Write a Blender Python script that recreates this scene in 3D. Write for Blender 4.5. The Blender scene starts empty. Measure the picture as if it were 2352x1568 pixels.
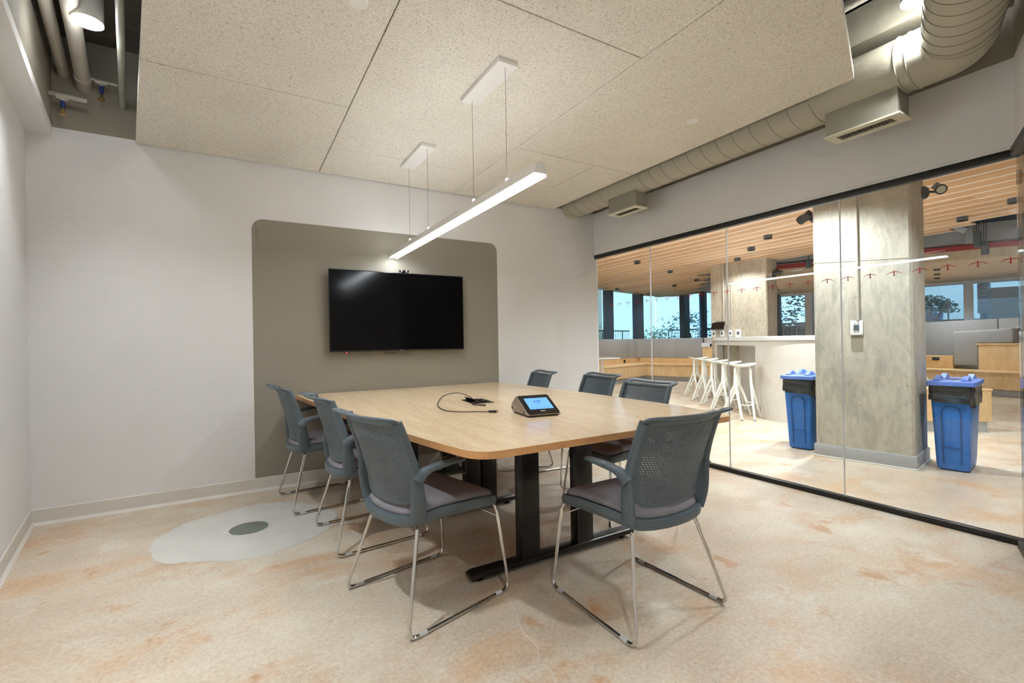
import bpy, bmesh, math, random
from mathutils import Vector, Matrix
random.seed(7)
PI = math.pi
C = bpy.context.scene.collection
S = bpy.context.scene

# ------------------------------------------------------------------ helpers
def lin(c):
    return tuple(((x/255)/12.92 if x/255 <= .04045 else ((x/255+.055)/1.055)**2.4) for x in c)

def tag(o, label=None, cat=None, group=None, kind=None):
    if label: o['label'] = label
    if cat: o['category'] = cat
    if group: o['group'] = group
    if kind: o['kind'] = kind
    return o

def thing(name, label, cat, loc=(0, 0, 0), rz=0.0, group=None, kind=None):
    o = bpy.data.objects.new(name, None); C.objects.link(o)
    o.location = loc; o.rotation_euler = (0, 0, rz)
    o.empty_display_size = .05
    return tag(o, label, cat, group, kind)

def world_mat(o):
    m = Matrix.Translation(o.location) @ Matrix.Rotation(o.rotation_euler.z, 4, 'Z')
    return world_mat(o.parent) @ m if o.parent else m

def copy_tree(o, parent=None):
    c = o.copy(); C.objects.link(c)
    if parent: c.parent = parent
    for ch in list(o.children): copy_tree(ch, c)
    return c

class B:
    """collects shapes, links them as ONE mesh object"""
    def __init__(s): s.v = []; s.f = []; s.m = []; s.cur = 0
    def face(s, idx): s.f.append(tuple(idx)); s.m.append(s.cur)
    def add(s, vs, fs):
        n = len(s.v); s.v += [tuple(p) for p in vs]
        for f in fs: s.face([n+i for i in f])
    def box(s, x0, x1, y0, y1, z0, z1):
        s.add([(x0,y0,z0),(x1,y0,z0),(x1,y1,z0),(x0,y1,z0),(x0,y0,z1),(x1,y0,z1),(x1,y1,z1),(x0,y1,z1)],
              [(0,3,2,1),(4,5,6,7),(0,1,5,4),(1,2,6,5),(2,3,7,6),(3,0,4,7)])
        return s
    def obox(s, c, ex, ey, ez, hx, hy, hz):
        c = Vector(c); ex = Vector(ex).normalized()*hx; ey = Vector(ey).normalized()*hy; ez = Vector(ez).normalized()*hz
        P = [c+ex*i+ey*j+ez*k for k in (-1,1) for (i,j) in ((-1,-1),(1,-1),(1,1),(-1,1))]
        s.add(P, [(0,3,2,1),(4,5,6,7),(0,1,5,4),(1,2,6,5),(2,3,7,6),(3,0,4,7)]); return s
    def bar(s, p, q, w, h, up=(0,0,1)):
        """rectangular bar from p to q: w across, h along up"""
        p = Vector(p); q = Vector(q); t = (q-p); L = t.length; t.normalize()
        u = Vector(up); u = (u - t*u.dot(t)).normalized(); r = t.cross(u)
        return s.obox((p+q)/2, t, r, u, L/2, w/2, h/2)
    def prism(s, poly, z0, z1):
        a = sum(poly[i][0]*poly[(i+1)%len(poly)][1]-poly[(i+1)%len(poly)][0]*poly[i][1] for i in range(len(poly)))
        if a < 0: poly = poly[::-1]
        n = len(poly)
        s.add([(x,y,z0) for x,y in poly]+[(x,y,z1) for x,y in poly],
              [tuple(range(n-1,-1,-1)), tuple(range(n,2*n))]+[(i,(i+1)%n,n+(i+1)%n,n+i) for i in range(n)])
        return s
    def extrude(s, poly, vec):
        n = len(poly); v = Vector(vec)
        s.add([Vector(p) for p in poly]+[Vector(p)+v for p in poly],
              [tuple(range(n-1,-1,-1)), tuple(range(n,2*n))]+[(i,(i+1)%n,n+(i+1)%n,n+i) for i in range(n)])
        return s
    def loft(s, rings, caps=True, closed=False):
        n = len(rings[0]); base = len(s.v)
        for r in rings: s.v += [tuple(p) for p in r]
        m = len(rings)
        for k in range(m if closed else m-1):
            for i in range(n):
                a = base+k*n; b = base+((k+1)%m)*n
                s.face((a+i, a+(i+1)%n, b+(i+1)%n, b+i))
        if caps and not closed:
            s.face([base+i for i in range(n-1,-1,-1)]); s.face([base+(m-1)*n+i for i in range(n)])
        return s
    def sweep(s, path, a, b, ref=(0,0,1), n=12, p=2.0, caps=True, closed=False):
        """superellipse section: a across, b along ref (projected)"""
        P = [Vector(q) for q in path]; m = len(P)
        aa = a if isinstance(a, (list, tuple)) else [a]*m
        bb = b if isinstance(b, (list, tuple)) else [b]*m
        rings = []; u = Vector(ref)
        for i in range(m):
            if closed: t = P[(i+1)%m]-P[i-1]
            else: t = P[min(i+1,m-1)]-P[max(i-1,0)]
            t.normalize()
            w = u - t*u.dot(t)
            if w.length < 1e-4: w = t.orthogonal()
            w.normalize(); r = t.cross(w); 
            if not isinstance(ref, tuple) : u = w
            ring = []
            for k in range(n):
                th = 2*PI*k/n; c = math.cos(th); d = math.sin(th)
                c = math.copysign(abs(c)**(2/p), c); d = math.copysign(abs(d)**(2/p), d)
                ring.append(P[i]+r*(aa[i]*c)+w*(bb[i]*d))
            rings.append(ring)
        return s.loft(rings, caps, closed)
    def tube(s, path, r, n=10, closed=False, caps=True):
        P = [Vector(q) for q in path]; m = len(P); rr = r if isinstance(r,(list,tuple)) else [r]*m
        t0 = (P[1]-P[0]).normalized(); w = t0.orthogonal().normalized(); rings = []
        for i in range(m):
            if closed: t = (P[(i+1)%m]-P[i-1]).normalized()
            else: t = (P[min(i+1,m-1)]-P[max(i-1,0)]).normalized()
            w = (w - t*w.dot(t)).normalized(); x = t.cross(w)
            rings.append([P[i]+(w*math.cos(2*PI*k/n)+x*math.sin(2*PI*k/n))*rr[i] for k in range(n)])
        return s.loft(rings, caps, closed)
    def lathe(s, prof, c=(0,0,0), n=24, axis=(0,0,1)):
        c = Vector(c); ax = Vector(axis).normalized(); x = ax.orthogonal().normalized(); y = ax.cross(x)
        rings = [[c+ax*z+(x*math.cos(2*PI*k/n)+y*math.sin(2*PI*k/n))*max(r,1e-5) for k in range(n)] for r,z in prof]
        return s.loft(rings)
    def blob(s, c, r, n=10, m=6, jit=0, rnd=random):
        c = Vector(c); rings = []
        for j in range(m+1):
            ph = -PI/2+PI*j/m
            rings.append([c+Vector((r[0]*math.cos(ph)*math.cos(2*PI*k/n), r[1]*math.cos(ph)*math.sin(2*PI*k/n), r[2]*math.sin(ph)))*(1+rnd.uniform(-jit,jit)) if 0<j<m else c+Vector((0,0,r[2]*math.sin(ph)))+Vector((1e-5*math.cos(2*PI*k/n),1e-5*math.sin(2*PI*k/n),0)) for k in range(n)])
        return s.loft(rings, caps=False)
    def build(s, name, mats, parent=None, bevel=0, seg=2, smooth=True, angle=35, world=False, loc=None, clean=False):
        if not isinstance(mats, (list, tuple)): mats = [mats]
        vs = [Vector(p) for p in s.v]
        if world and parent:
            mi = world_mat(parent).inverted(); vs = [mi @ p for p in vs]
        if loc is not None: vs = [p-Vector(loc) for p in vs]
        me = bpy.data.meshes.new(name); me.from_pydata([tuple(p) for p in vs], [], s.f)
        for m in mats: me.materials.append(m)
        me.polygons.foreach_set('material_index', s.m)
        bm = bmesh.new(); bm.from_mesh(me)
        if clean: bmesh.ops.remove_doubles(bm, verts=bm.verts, dist=1e-5)
        bmesh.ops.recalc_face_normals(bm, faces=bm.faces)
        if bevel:
            es = [e for e in bm.edges if len(e.link_faces) == 2 and e.calc_face_angle(0) > math.radians(40)]
            bmesh.ops.bevel(bm, geom=es, offset=bevel, segments=seg, affect='EDGES', profile=.5, clamp_overlap=True)
        bm.to_mesh(me); bm.free()
        if smooth:
            me.shade_smooth(); me.set_sharp_from_angle(angle=math.radians(angle))
        o = bpy.data.objects.new(name, me); C.objects.link(o)
        if parent: o.parent = parent
        if loc is not None: o.location = loc
        return o

def fillet(pts, r, n=6, closed=False):
    P = [Vector(p) for p in pts]; out = []; m = len(P)
    rr = r if isinstance(r, (list, tuple)) else [r]*m
    for i in range(m):
        if not closed and i in (0, m-1): out.append(P[i]); continue
        a = P[i-1]-P[i]; b = P[(i+1)%m]-P[i]; la, lb = a.length, b.length
        a.normalize(); b.normalize(); d = min(rr[i], la*.49, lb*.49)
        if d < 1e-5: out.append(P[i]); continue
        p0 = P[i]+a*d; p1 = P[i]+b*d
        for k in range(n+1):
            t = k/n; out.append(p0*(1-t)**2+P[i]*2*t*(1-t)+p1*t*t)
    return out

def fillet2(poly, r, n=6):
    return [(p.x, p.y) for p in fillet([(x,y,0) for x,y in poly], r, n, True)]

def cat_rom(pts, n=6):
    P = [Vector(p) for p in pts]; out = []
    for i in range(len(P)-1):
        p0 = P[max(i-1,0)]; p1 = P[i]; p2 = P[i+1]; p3 = P[min(i+2,len(P)-1)]
        for k in range(n):
            t = k/n
            out.append(.5*((2*p1)+(p2-p0)*t+(2*p0-5*p1+4*p2-p3)*t*t+(3*p1-p0-3*p2+p3)*t**3))
    out.append(P[-1]); return out

def rrect(w, h, r, n=5):
    """rounded rectangle outline centred on 0"""
    pts = []
    for cx, cy, a in ((w/2-r,h/2-r,0),(-w/2+r,h/2-r,90),(-w/2+r,-h/2+r,180),(w/2-r,-h/2+r,270)):
        for k in range(n+1):
            t = math.radians(a+90*k/n); pts.append((cx+r*math.cos(t), cy+r*math.sin(t)))
    return pts

# ------------------------------------------------------------------ materials
class NT:
    def __init__(s, name):
        s.m = bpy.data.materials.new(name); s.m.use_nodes = True; s.t = s.m.node_tree; s.n = s.t.nodes
        s.b = s.n['Principled BSDF']; s.out = s.n['Material Output']
    def node(s, ty, **kw):
        nd = s.n.new(ty)
        for k, v in kw.items():
            if k.startswith('i_'):
                key = k[2:]; key = int(key) if key.isdigit() else key.replace('_', ' ')
                nd.inputs[key].default_value = v
            else: setattr(nd, k, v)
        return nd
    def link(s, a, b): s.t.links.new(a, b)
    def coords(s, scale=(1,1,1), rot=(0,0,0), kind='Object'):
        tc = s.node('ShaderNodeTexCoord'); mp = s.node('ShaderNodeMapping')
        mp.inputs['Scale'].default_value = scale; mp.inputs['Rotation'].default_value = rot
        s.link(tc.outputs[kind], mp.inputs['Vector']); return mp.outputs['Vector']
    def noise(s, vec, scale, detail=4, rough=.55, dist=0):
        nd = s.node('ShaderNodeTexNoise'); nd.inputs['Scale'].default_value = scale; nd.inputs['Detail'].default_value = detail
        nd.inputs['Roughness'].default_value = rough; nd.inputs['Distortion'].default_value = dist
        s.link(vec, nd.inputs['Vector']); return nd.outputs['Fac']
    def ramp(s, fac, stops):
        nd = s.node('ShaderNodeValToRGB'); e = nd.color_ramp.elements
        while len(e) < len(stops): e.new(.5)
        for el, (p, c) in zip(e, stops):
            el.position = p; el.color = (c[0], c[1], c[2], 1) if hasattr(c, '__len__') else (c, c, c, 1)
        s.link(fac, nd.inputs['Fac']); return nd.outputs['Color']
    def mix(s, fac, a, b, mode='MIX'):
        nd = s.node('ShaderNodeMix', data_type='RGBA', blend_type=mode)
        for val, k in ((fac, 0), (a, 6), (b, 7)):
            if hasattr(val, 'node'): s.link(val, nd.inputs[k])
            elif k == 0: nd.inputs[0].default_value = val
            else: nd.inputs[k].default_value = (*val[:3], 1)
        return nd.outputs[2]
    def math(s, op, a, b=None, clamp=False):
        nd = s.node('ShaderNodeMath', operation=op, use_clamp=clamp)
        for k, val in ((0, a), (1, b)):
            if val is None: continue
            if hasattr(val, 'node'): s.link(val, nd.inputs[k])
            else: nd.inputs[k].default_value = val
        return nd.outputs[0]
    def bump(s, h, strength=.3, dist=.01):
        nd = s.node('ShaderNodeBump'); nd.inputs['Strength'].default_value = strength; nd.inputs['Distance'].default_value = dist
        s.link(h, nd.inputs['Height']); s.link(nd.outputs['Normal'], s.b.inputs['Normal'])
    def color(s, c):
        if hasattr(c, 'node'): s.link(c, s.b.inputs['Base Color'])
        else: s.b.inputs['Base Color'].default_value = (*c[:3], 1)
    def set(s, **kw):
        for k, v in kw.items(): s.b.inputs[k.replace('_', ' ')].default_value = v
        return s

def plain(name, rgb, rough=.5, metal=0, var=.06, vscale=6, bump=0, bscale=200, spec=.5, coat=0, coat_rough=.05):
    """painted / moulded surface: colour with a slight mottling, optional fine bump"""
    t = NT(name); c = lin(rgb); v = t.coords()
    n = t.noise(v, vscale, 3)
    t.color(t.ramp(n, [(.3, tuple(x*(1-var) for x in c)), (.7, tuple(min(1, x*(1+var)) for x in c))]))
    t.set(Roughness=rough, Metallic=metal, Specular_IOR_Level=spec, Coat_Weight=coat, Coat_Roughness=coat_rough)
    if bump: t.bump(t.noise(v, bscale, 2), bump, .002)
    return t.m

def glow(name, rgb, strength):
    t = NT(name); c = lin(rgb); t.color(c)
    t.b.inputs['Emission Color'].default_value = (*c, 1); t.b.inputs['Emission Strength'].default_value = strength
    return t.m

def glass(name, tint=(.97,.985,.98), refl=.045, rough=0.0):
    t = NT(name); t.n.remove(t.b)
    lw = t.node('ShaderNodeLayerWeight'); lw.inputs['Blend'].default_value = .5
    f = t.math('POWER', lw.outputs['Facing'], 5.0); f = t.math('MULTIPLY', f, 1-refl); f = t.math('ADD', f, refl, True)
    tr = t.node('ShaderNodeBsdfTransparent'); tr.inputs['Color'].default_value = (*tint, 1)
    gl = t.node('ShaderNodeBsdfGlossy'); gl.inputs['Roughness'].default_value = rough
    mx = t.node('ShaderNodeMixShader'); t.link(f, mx.inputs[0]); t.link(tr.outputs[0], mx.inputs[1]); t.link(gl.outputs[0], mx.inputs[2])
    t.link(mx.outputs[0], t.out.inputs['Surface']); return t.m

def m_floor():
    t = NT('polished_concrete'); v = t.coords()
    vs = t.coords(scale=(1, 1.5, 1), rot=(0, 0, .5))
    big = t.noise(vs, .9, 5, .6, .3)
    base = t.ramp(big, [(.3, lin((188,172,154))), (.5, lin((204,192,175))), (.7, lin((218,210,198)))])
    st = t.noise(vs, 1.7, 6, .62, .5)
    stain = t.ramp(st, [(.50, 0.), (.66, 1.)])
    base = t.mix(t.math('MULTIPLY', stain, .62), base, lin((198,154,104)))
    st2 = t.noise(t.coords(scale=(1.3,1,1)), 4.2, 5, .6, .2)
    base = t.mix(t.math('MULTIPLY', t.ramp(st2, [(.60, 0.), (.70, 1.)]), .62), base, lin((186,132,78)))
    wh = t.noise(v, 2.3, 6, .65); base = t.mix(t.math('MULTIPLY', t.ramp(wh, [(.57, 0.), (.66, 1.)]), .5), base, lin((222,218,210)))
    fine = t.noise(v, 60, 3, .6); base = t.mix(.35, base, t.ramp(fine, [(.3, lin((140,128,116))), (.7, lin((226,216,204)))]), 'OVERLAY')
    vo = t.node('ShaderNodeTexVoronoi'); vo.inputs['Scale'].default_value = 110; t.link(v, vo.inputs['Vector'])
    sp = t.ramp(vo.outputs['Distance'], [(.12, 1.), (.24, 0.)])
    msk = t.ramp(t.noise(v, 1.6, 3), [(.46, 0.), (.62, 1.)])
    base = t.mix(t.math('MULTIPLY', t.math('MULTIPLY', sp, msk), .75), base, lin((86,80,76)))
    t.color(base)
    t.link(t.ramp(t.noise(v, 5, 4), [(.3, .30), (.7, .46)]), t.b.inputs['Roughness'])
    t.set(Specular_IOR_Level=.45); t.bump(fine, .08, .002)
    return t.m

def m_concrete(name, a, b, streak=(1,1,.35), pit=.5):
    t = NT(name); v = t.coords(); s = t.coords(scale=streak)
    n = t.noise(s, 2.2, 7, .62, .6); base = t.ramp(n, [(.28, lin(a)), (.72, lin(b))])
    w = t.noise(s, 9, 5, .65, 2.5); base = t.mix(.32, base, t.ramp(w, [(.35, lin((110,106,98))), (.65, lin((214,208,194)))]), 'OVERLAY')
    vo = t.node('ShaderNodeTexVoronoi'); vo.inputs['Scale'].default_value = 16; t.link(v, vo.inputs['Vector'])
    sp = t.ramp(vo.outputs['Distance'], [(.06, 1.), (.13, 0.)])
    msk = t.ramp(t.noise(v, 3.1, 2), [(.5, 0.), (.6, 1.)])
    base = t.mix(t.math('MULTIPLY', t.math('MULTIPLY', sp, msk), pit), base, lin((92,88,80)))
    t.color(base); t.set(Roughness=.8, Specular_IOR_Level=.3); t.bump(w, .25, .006); return t.m

def m_fiber():
    t = NT('wood_wool_acoustic'); v = t.coords()
    a = t.noise(v, 90, 3, .6, 1.6); b = t.noise(v, 210, 2, .6, 1.0)
    h = t.math('MULTIPLY', a, b)
    col = t.ramp(h, [(.12, lin((140,130,114))), (.18, lin((216,209,196))), (.3, lin((240,236,226)))])
    big = t.noise(v, 2, 3); col = t.mix(.16, col, t.ramp(big, [(.35, lin((196,176,156))), (.65, lin((236,230,216)))]), 'MULTIPLY')
    t.color(col); t.set(Roughness=.95, Specular_IOR_Level=.1); t.bump(h, .45, .008); return t.m

def m_wood(name, a, b, grain=(1,14,14), scale=3, rough=.4, board=None, tint=.35, spec=.4, coat=0):
    """wood; board=(pitch, length, rotz) gives each board its own tone"""
    t = NT(name); g = t.coords(scale=grain)
    n = t.noise(g, scale, 6, .6, .4); col = t.ramp(n, [(.3, lin(a)), (.7, lin(b))])
    f = t.noise(g, scale*9, 3, .6); col = t.mix(.18, col, t.ramp(f, [(.35, lin((150,110,76))), (.65, lin((250,226,194)))]), 'OVERLAY')
    if board:
        p, L, rz = board
        sp = t.node('ShaderNodeSeparateXYZ'); t.link(t.coords(rot=(0,0,rz)), sp.inputs[0])
        ix = t.math('FLOOR', t.math('DIVIDE', sp.outputs[0], p))
        off = t.math('MULTIPLY', t.math('FRACT', t.math('MULTIPLY', ix, .618)), L)
        iy = t.math('FLOOR', t.math('DIVIDE', t.math('ADD', sp.outputs[1], off), L))
        cm = t.node('ShaderNodeCombineXYZ'); t.link(ix, cm.inputs[0]); t.link(iy, cm.inputs[1])
        wn = t.node('ShaderNodeTexWhiteNoise'); t.link(cm.outputs[0], wn.inputs['Vector'])
        col = t.mix(tint, col, t.ramp(wn.outputs['Value'], [(0, lin((176,132,92))), (.5, lin((214,172,128))), (1, lin((236,204,164)))]))
    t.color(col); t.set(Roughness=rough, Specular_IOR_Level=spec, Coat_Weight=coat, Coat_Roughness=.12); return t.m

def m_fabric(name, a, b, scale=260):
    t = NT(name); v = t.coords(); n = t.noise(v, scale, 3, .7); k = t.noise(v, 14, 3)
    c = t.mix(.3, t.ramp(n, [(.3, lin(a)), (.7, lin(b))]), t.ramp(k, [(.3, lin(a)), (.7, lin(b))]))
    t.color(c); t.set(Roughness=.95, Specular_IOR_Level=.15); t.bump(n, .25, .002); return t.m

def m_leaf(name, a, b):
    t = NT(name); n = t.noise(t.coords(), 4, 4)
    t.color(t.ramp(n, [(.3, lin(a)), (.7, lin(b))])); t.set(Roughness=.7, Specular_IOR_Level=.2); return t.m

MT = {}
MT['floor'] = m_floor()
MT['patch'] = plain('patch_cement', (206,202,195), .6, var=.05, vscale=5, bump=.1, bscale=40)
MT['concrete'] = m_concrete('cast_concrete', (176,172,160), (210,206,193))
MT['concrete_warm'] = m_concrete('cast_concrete_warm', (172,162,146), (200,190,172))
MT['deck'] = m_concrete('dark_deck', (78,70,64), (104,96,90), (1,1,1), .3)
MT['fiber'] = m_fiber()
MT['wall'] = plain('white_wall_paint', (228,226,224), .75, var=.015, vscale=1.2, bump=.03, spec=.25)
MT['dark_paint'] = plain('taupe_wall_paint', (150,143,130), .75, var=.02, vscale=1.2, bump=.03, spec=.25)
MT['trim'] = plain('white_rubber_base', (218,212,204), .5, var=.02)
MT['trim_light'] = plain('white_trim_bead', (232,232,226), .55, var=.02)
MT['grey_base'] = plain('grey_rubber_base', (176,178,180), .45, var=.02)
MT['black_metal'] = plain('black_aluminium', (34,31,29), .38, metal=.2, var=.04)
MT['table_black'] = plain('black_powder_coat', (24,22,21), .28, metal=.1, var=.05)
MT['maple'] = m_wood('maple_laminate', (208,184,152), (222,200,170), (10,.9,1), 2.2, .22, spec=.5)
MT['edge'] = m_wood('maple_edge_band', (196,146,96), (212,166,116), (6,1,20), 2, .4)
MT['shell'] = plain('slate_plastic', (86,98,105), .45, var=.03, vscale=20, bump=.05, bscale=500)
MT['cushion'] = m_fabric('mauve_grey_fabric', (116,112,118), (148,144,150))
MT['chrome'] = plain('chrome', (214,212,208), .1, metal=1, var=.01)
MT['clear_plastic'] = plain('clear_grey_plastic', (186,186,184), .3, var=.02)
MT['white_metal'] = plain('white_powder_coat', (232,229,224), .45, var=.01)
MT['beige_metal'] = plain('beige_painted_metal', (176,170,152), .5, var=.03, vscale=3)
MT['beige_dark'] = plain('taupe_painted_metal', (150,146,132), .5, var=.03, vscale=3)
MT['beige_pipe'] = plain('beige_painted_pipe', (188,182,170), .5, var=.04)
MT['seam'] = plain('duct_seam', (140,134,118), .6, var=.03)
MT['cream'] = plain('cream_grille', (208,204,182), .5, var=.02)
MT['grille_dark'] = plain('grille_gap', (128,125,112), .7, var=.02)
MT['screen'] = plain('tv_screen', (2,2,3), .14, var=.02, spec=.22)
MT['black_plastic'] = plain('black_plastic', (18,18,19), .3, var=.05)
MT['black_gloss'] = plain('black_gloss', (12,12,13), .1, var=.05)
MT['grey_plastic'] = plain('grey_plastic', (120,116,110), .4, var=.03)
MT['device_side'] = plain('warm_grey_casing', (152,142,130), .4, metal=.3, var=.03)
MT['brown_cable'] = plain('brown_cable', (82,66,58), .5, var=.05)
MT['silver'] = plain('silver_metal', (190,188,184), .3, metal=.9, var=.02)
MT['brass'] = plain('brass', (176,140,72), .3, metal=1, var=.05)
MT['blue_sleeve'] = plain('blue_sleeve', (24,56,124), .4, var=.03)
MT['red_decal'] = plain('red_vinyl', (190,34,38), .6, var=.02)
MT['white_plastic'] = plain('white_plastic', (236,234,230), .4, var=.01)
MT['stool'] = plain('white_stool_plastic', (236,236,228), .4, var=.01)
MT['mint'] = plain('pale_mint_plastic', (214,226,220), .4, var=.01)
MT['grey_paint'] = plain('pale_grey_panel', (204,199,190), .42, var=.015, spec=.5)
MT['grey_upholstery'] = m_fabric('grey_upholstery', (150,150,150), (172,172,172), 120)
MT['ply'] = m_wood('birch_plywood', (222,186,136), (240,212,168), (3,3,1), 2.4, .4)
MT['ply_dark'] = m_wood('birch_plywood_shelf', (214,172,120), (232,198,150), (3,3,1), 2.4, .4)
MT['slat'] = m_wood('ceiling_board', (206,160,112), (226,184,138), (9,.8,1), 1.6, .5, board=(.255, 2.1, math.radians(1.5)), tint=.5)
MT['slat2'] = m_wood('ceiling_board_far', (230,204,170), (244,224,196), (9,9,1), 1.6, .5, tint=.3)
MT['gap_white'] = plain('white_batten', (244,240,236), .6, var=.01)
MT['red_fascia'] = plain('red_fascia', (186,40,42), .5, var=.03)
MT['bin_blue'] = plain('blue_bin_plastic', (40,118,204), .4, var=.03)
MT['lid_blue'] = plain('blue_lid_plastic', (92,126,206), .4, var=.02)
MT['bag'] = plain('black_bin_liner', (52,52,50), .22, var=.2, vscale=20, spec=.7)
MT['mullion'] = plain('dark_steel_mullion', (44,62,76), .4, metal=.2, var=.04)
MT['white_column'] = plain('white_mullion', (226,230,236), .5, var=.02)
MT['quartz'] = plain('white_worktop', (232,232,230), .3, var=.02)
MT['beam'] = plain('grey_steel', (168,170,172), .5, var=.03)
MT['blue_duct'] = plain('blue_grey_duct', (120,140,152), .5, var=.03)
MT['pend_grey'] = plain('charcoal_cylinder', (84,94,98), .4, var=.03)
MT['patch_dark'] = plain('bare_patch', (150,142,124), .8, var=.05)
MT['grass'] = m_leaf('lawn', (120,150,90), (160,184,120))
MT['paving'] = m_concrete('pale_paving', (196,194,190), (222,220,216), (1,1,1), .2)
MT['leaf'] = m_leaf('light_foliage', (128,176,120), (196,226,176))
MT['leaf2'] = m_leaf('dark_foliage', (84,142,140), (140,192,176))
MT['bark'] = plain('bark', (150,138,124), .9, var=.1)
MT['brick'] = m_concrete('pale_brick', (206,184,172), (226,208,198), (1,1,6), .2)
MT['render'] = plain('pale_render', (232,228,224), .8, var=.02)
MT['win_blue'] = plain('dark_glass', (84,120,168), .2, var=.1)
MT['rail'] = plain('galvanised_rail', (196,206,212), .4, metal=.4, var=.02)
MT['parasol'] = plain('red_parasol', (226,64,92), .7, var=.04)
MT['blue_post'] = plain('blue_grey_post', (70,120,158), .5, var=.03)
MT['crack'] = plain('filled_crack', (214,204,192), .7, var=.05)
MT['glass'] = glass('clear_glass', refl=.035)
MT['ext_glass'] = glass('window_glass', (.93,.97,1.0), .04)
MT['joint'] = plain('silicone_joint', (226,222,224), .3, var=.01)
MT['lamp'] = glow('pendant_diffuser', (240,248,255), 11.5)
MT['added_uplight'] = glow('ceiling_fill_glow', (240,248,255), 7.0)  # added upward glow that brightens the ceiling panels
MT['lamp_end'] = glow('pendant_diffuser_end', (255,252,248), 6.0)
MT['down'] = glow('downlight_glow', (255,252,248), 4.0)
MT['down_hot'] = glow('downlight_hot', (255,252,248), 60.0)
MT['blue_screen'] = glow('blue_display', (92,152,246), .24)
MT['ink'] = plain('dark_digits', (20,36,70), .6, var=.01)
MT['led_red'] = glow('red_led', (255,24,40), 4.0)
for k in ('down','down_hot','lamp_end','led_red','blue_screen'): MT[k].cycles.emission_sampling = 'NONE'
# ------------------------------------------------------------------ camera
YAW, PITCH, ROLL, FPX = .5317, .0018, -.0167, 1075.88
_f = Vector((math.sin(YAW)*math.cos(PITCH), math.cos(YAW)*math.cos(PITCH), math.sin(PITCH)))
_r = Vector((math.cos(YAW), -math.sin(YAW), 0)); _u = _r.cross(_f)
_r, _u = _r*math.cos(ROLL)+_u*math.sin(ROLL), -_r*math.sin(ROLL)+_u*math.cos(ROLL)
cam = bpy.data.objects.new('camera', bpy.data.cameras.new('camera')); C.objects.link(cam)
cam.matrix_world = Matrix(((_r.x,_u.x,-_f.x,0),(_r.y,_u.y,-_f.y,0),(_r.z,_u.z,-_f.z,1.15),(0,0,0,1)))
cam.data.sensor_width = 36; cam.data.lens = FPX*36/2352; cam.data.clip_start = .02; cam.data.clip_end = 300
S.camera = cam

# ------------------------------------------------------------------ room shell
YW, XG, ZP, DECK = 4.253, 3.663, 2.6445, 3.27
LW0, LW1 = Vector((-1.178, YW)), Vector((-.43, -.652))          # left wall, set at a slight angle
LD = (LW1-LW0).normalized(); LN = Vector((-LD.y, LD.x))           # LN points into the room
FW0 = Vector((3.66, .80)); FD = Vector((-.9386, -.345)).normalized(); FN = Vector((-FD.y, FD.x))
if FN.y < 0: FN = -FN
FW1 = FW0 + FD*((-.43-3.66)/FD.x)
# one polished slab under the room and the lobby
b = B(); b.box(-2.5, 20, -4.5, 14, -.2, 0)
floor = tag(b.build('floor', MT['floor'], smooth=False), 'polished tan and grey concrete floor of room and lobby', kind='structure')
# pale hairline crack under the table and in front of it
def ribbon(pts, w, z):
    bb = B()
    for (x0,y0),(x1,y1) in zip(pts, pts[1:]):
        d = Vector((x1-x0, y1-y0)).normalized(); n = Vector((-d.y, d.x))*w/2
        bb.prism([(x0+n.x,y0+n.y),(x1+n.x,y1+n.y),(x1-n.x,y1-n.y),(x0-n.x,y0-n.y)], .0002, z)
    return bb
random.seed(3)
pts = []
for k in range(26):
    t = k/25; pts.append((1.25-.42*t+random.uniform(-.02,.02), 2.75-1.75*t+random.uniform(-.012,.012)))
ribbon(pts, .004, .0007).build('crack', MT['crack'], floor, smooth=False)

# TV wall, light below and taupe above the paint line, with the painted panel behind the screen
b = B(); b.box(-1.5, XG+.02, YW, YW+.14, 0, ZP); b.cur = 1; b.box(-1.5, XG+.02, YW, YW+.14, ZP, DECK)
wall_back = tag(b.build('wall_back', [MT['wall'], MT['dark_paint']], smooth=False), 'pale wall behind the television, taupe above the ceiling panels', kind='structure')
x0, x1, z0, z1, r = .115, 2.336, .104, 2.172, .085
pl = [(x0,z0),(x1,z0)]+[(x1-r+r*math.cos(math.radians(a)), z1-r+r*math.sin(math.radians(a))) for a in range(0,91,10)]+[(x0+r+r*math.cos(math.radians(a)), z1-r+r*math.sin(math.radians(a))) for a in range(90,181,10)]
b = B(); b.extrude([(x,YW-.0015,z) for x,z in pl], (0,.003,0))
tag(b.build('accent_panel', MT['dark_paint'], wall_back, smooth=False), 'taupe painted panel with rounded upper corners')
# left wall and its soffit
def wallstrip(p, q, nrm, th, z0, z1, bb):
    o = -nrm*th
    bb.prism([(p.x,p.y),(q.x,q.y),(q.x+o.x,q.y+o.y),(p.x+o.x,p.y+o.y)], z0, z1); return bb
b = B(); wallstrip(LW0-LD*.2, LW1+LD*.3, LN, .14, 0, ZP, b); b.cur = 1; wallstrip(LW0-LD*.2, LW1+LD*.3, LN, .14, ZP, DECK, b)
wall_left = tag(b.build('wall_left', [MT['wall'], MT['dark_paint']], smooth=False), 'pale side wall at the left edge', kind='structure')
b = B(); a0 = LW0-LD*.02+LN*.13; a1 = LW1+LN*.13
wallstrip(a0, a1, LN, .13, 2.585, ZP, b); b.cur = 1; wallstrip(a0, a1, LN, .13, ZP, DECK, b)
b.build('soffit', [MT['wall'], MT['dark_paint']], wall_left, smooth=False)
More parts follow.
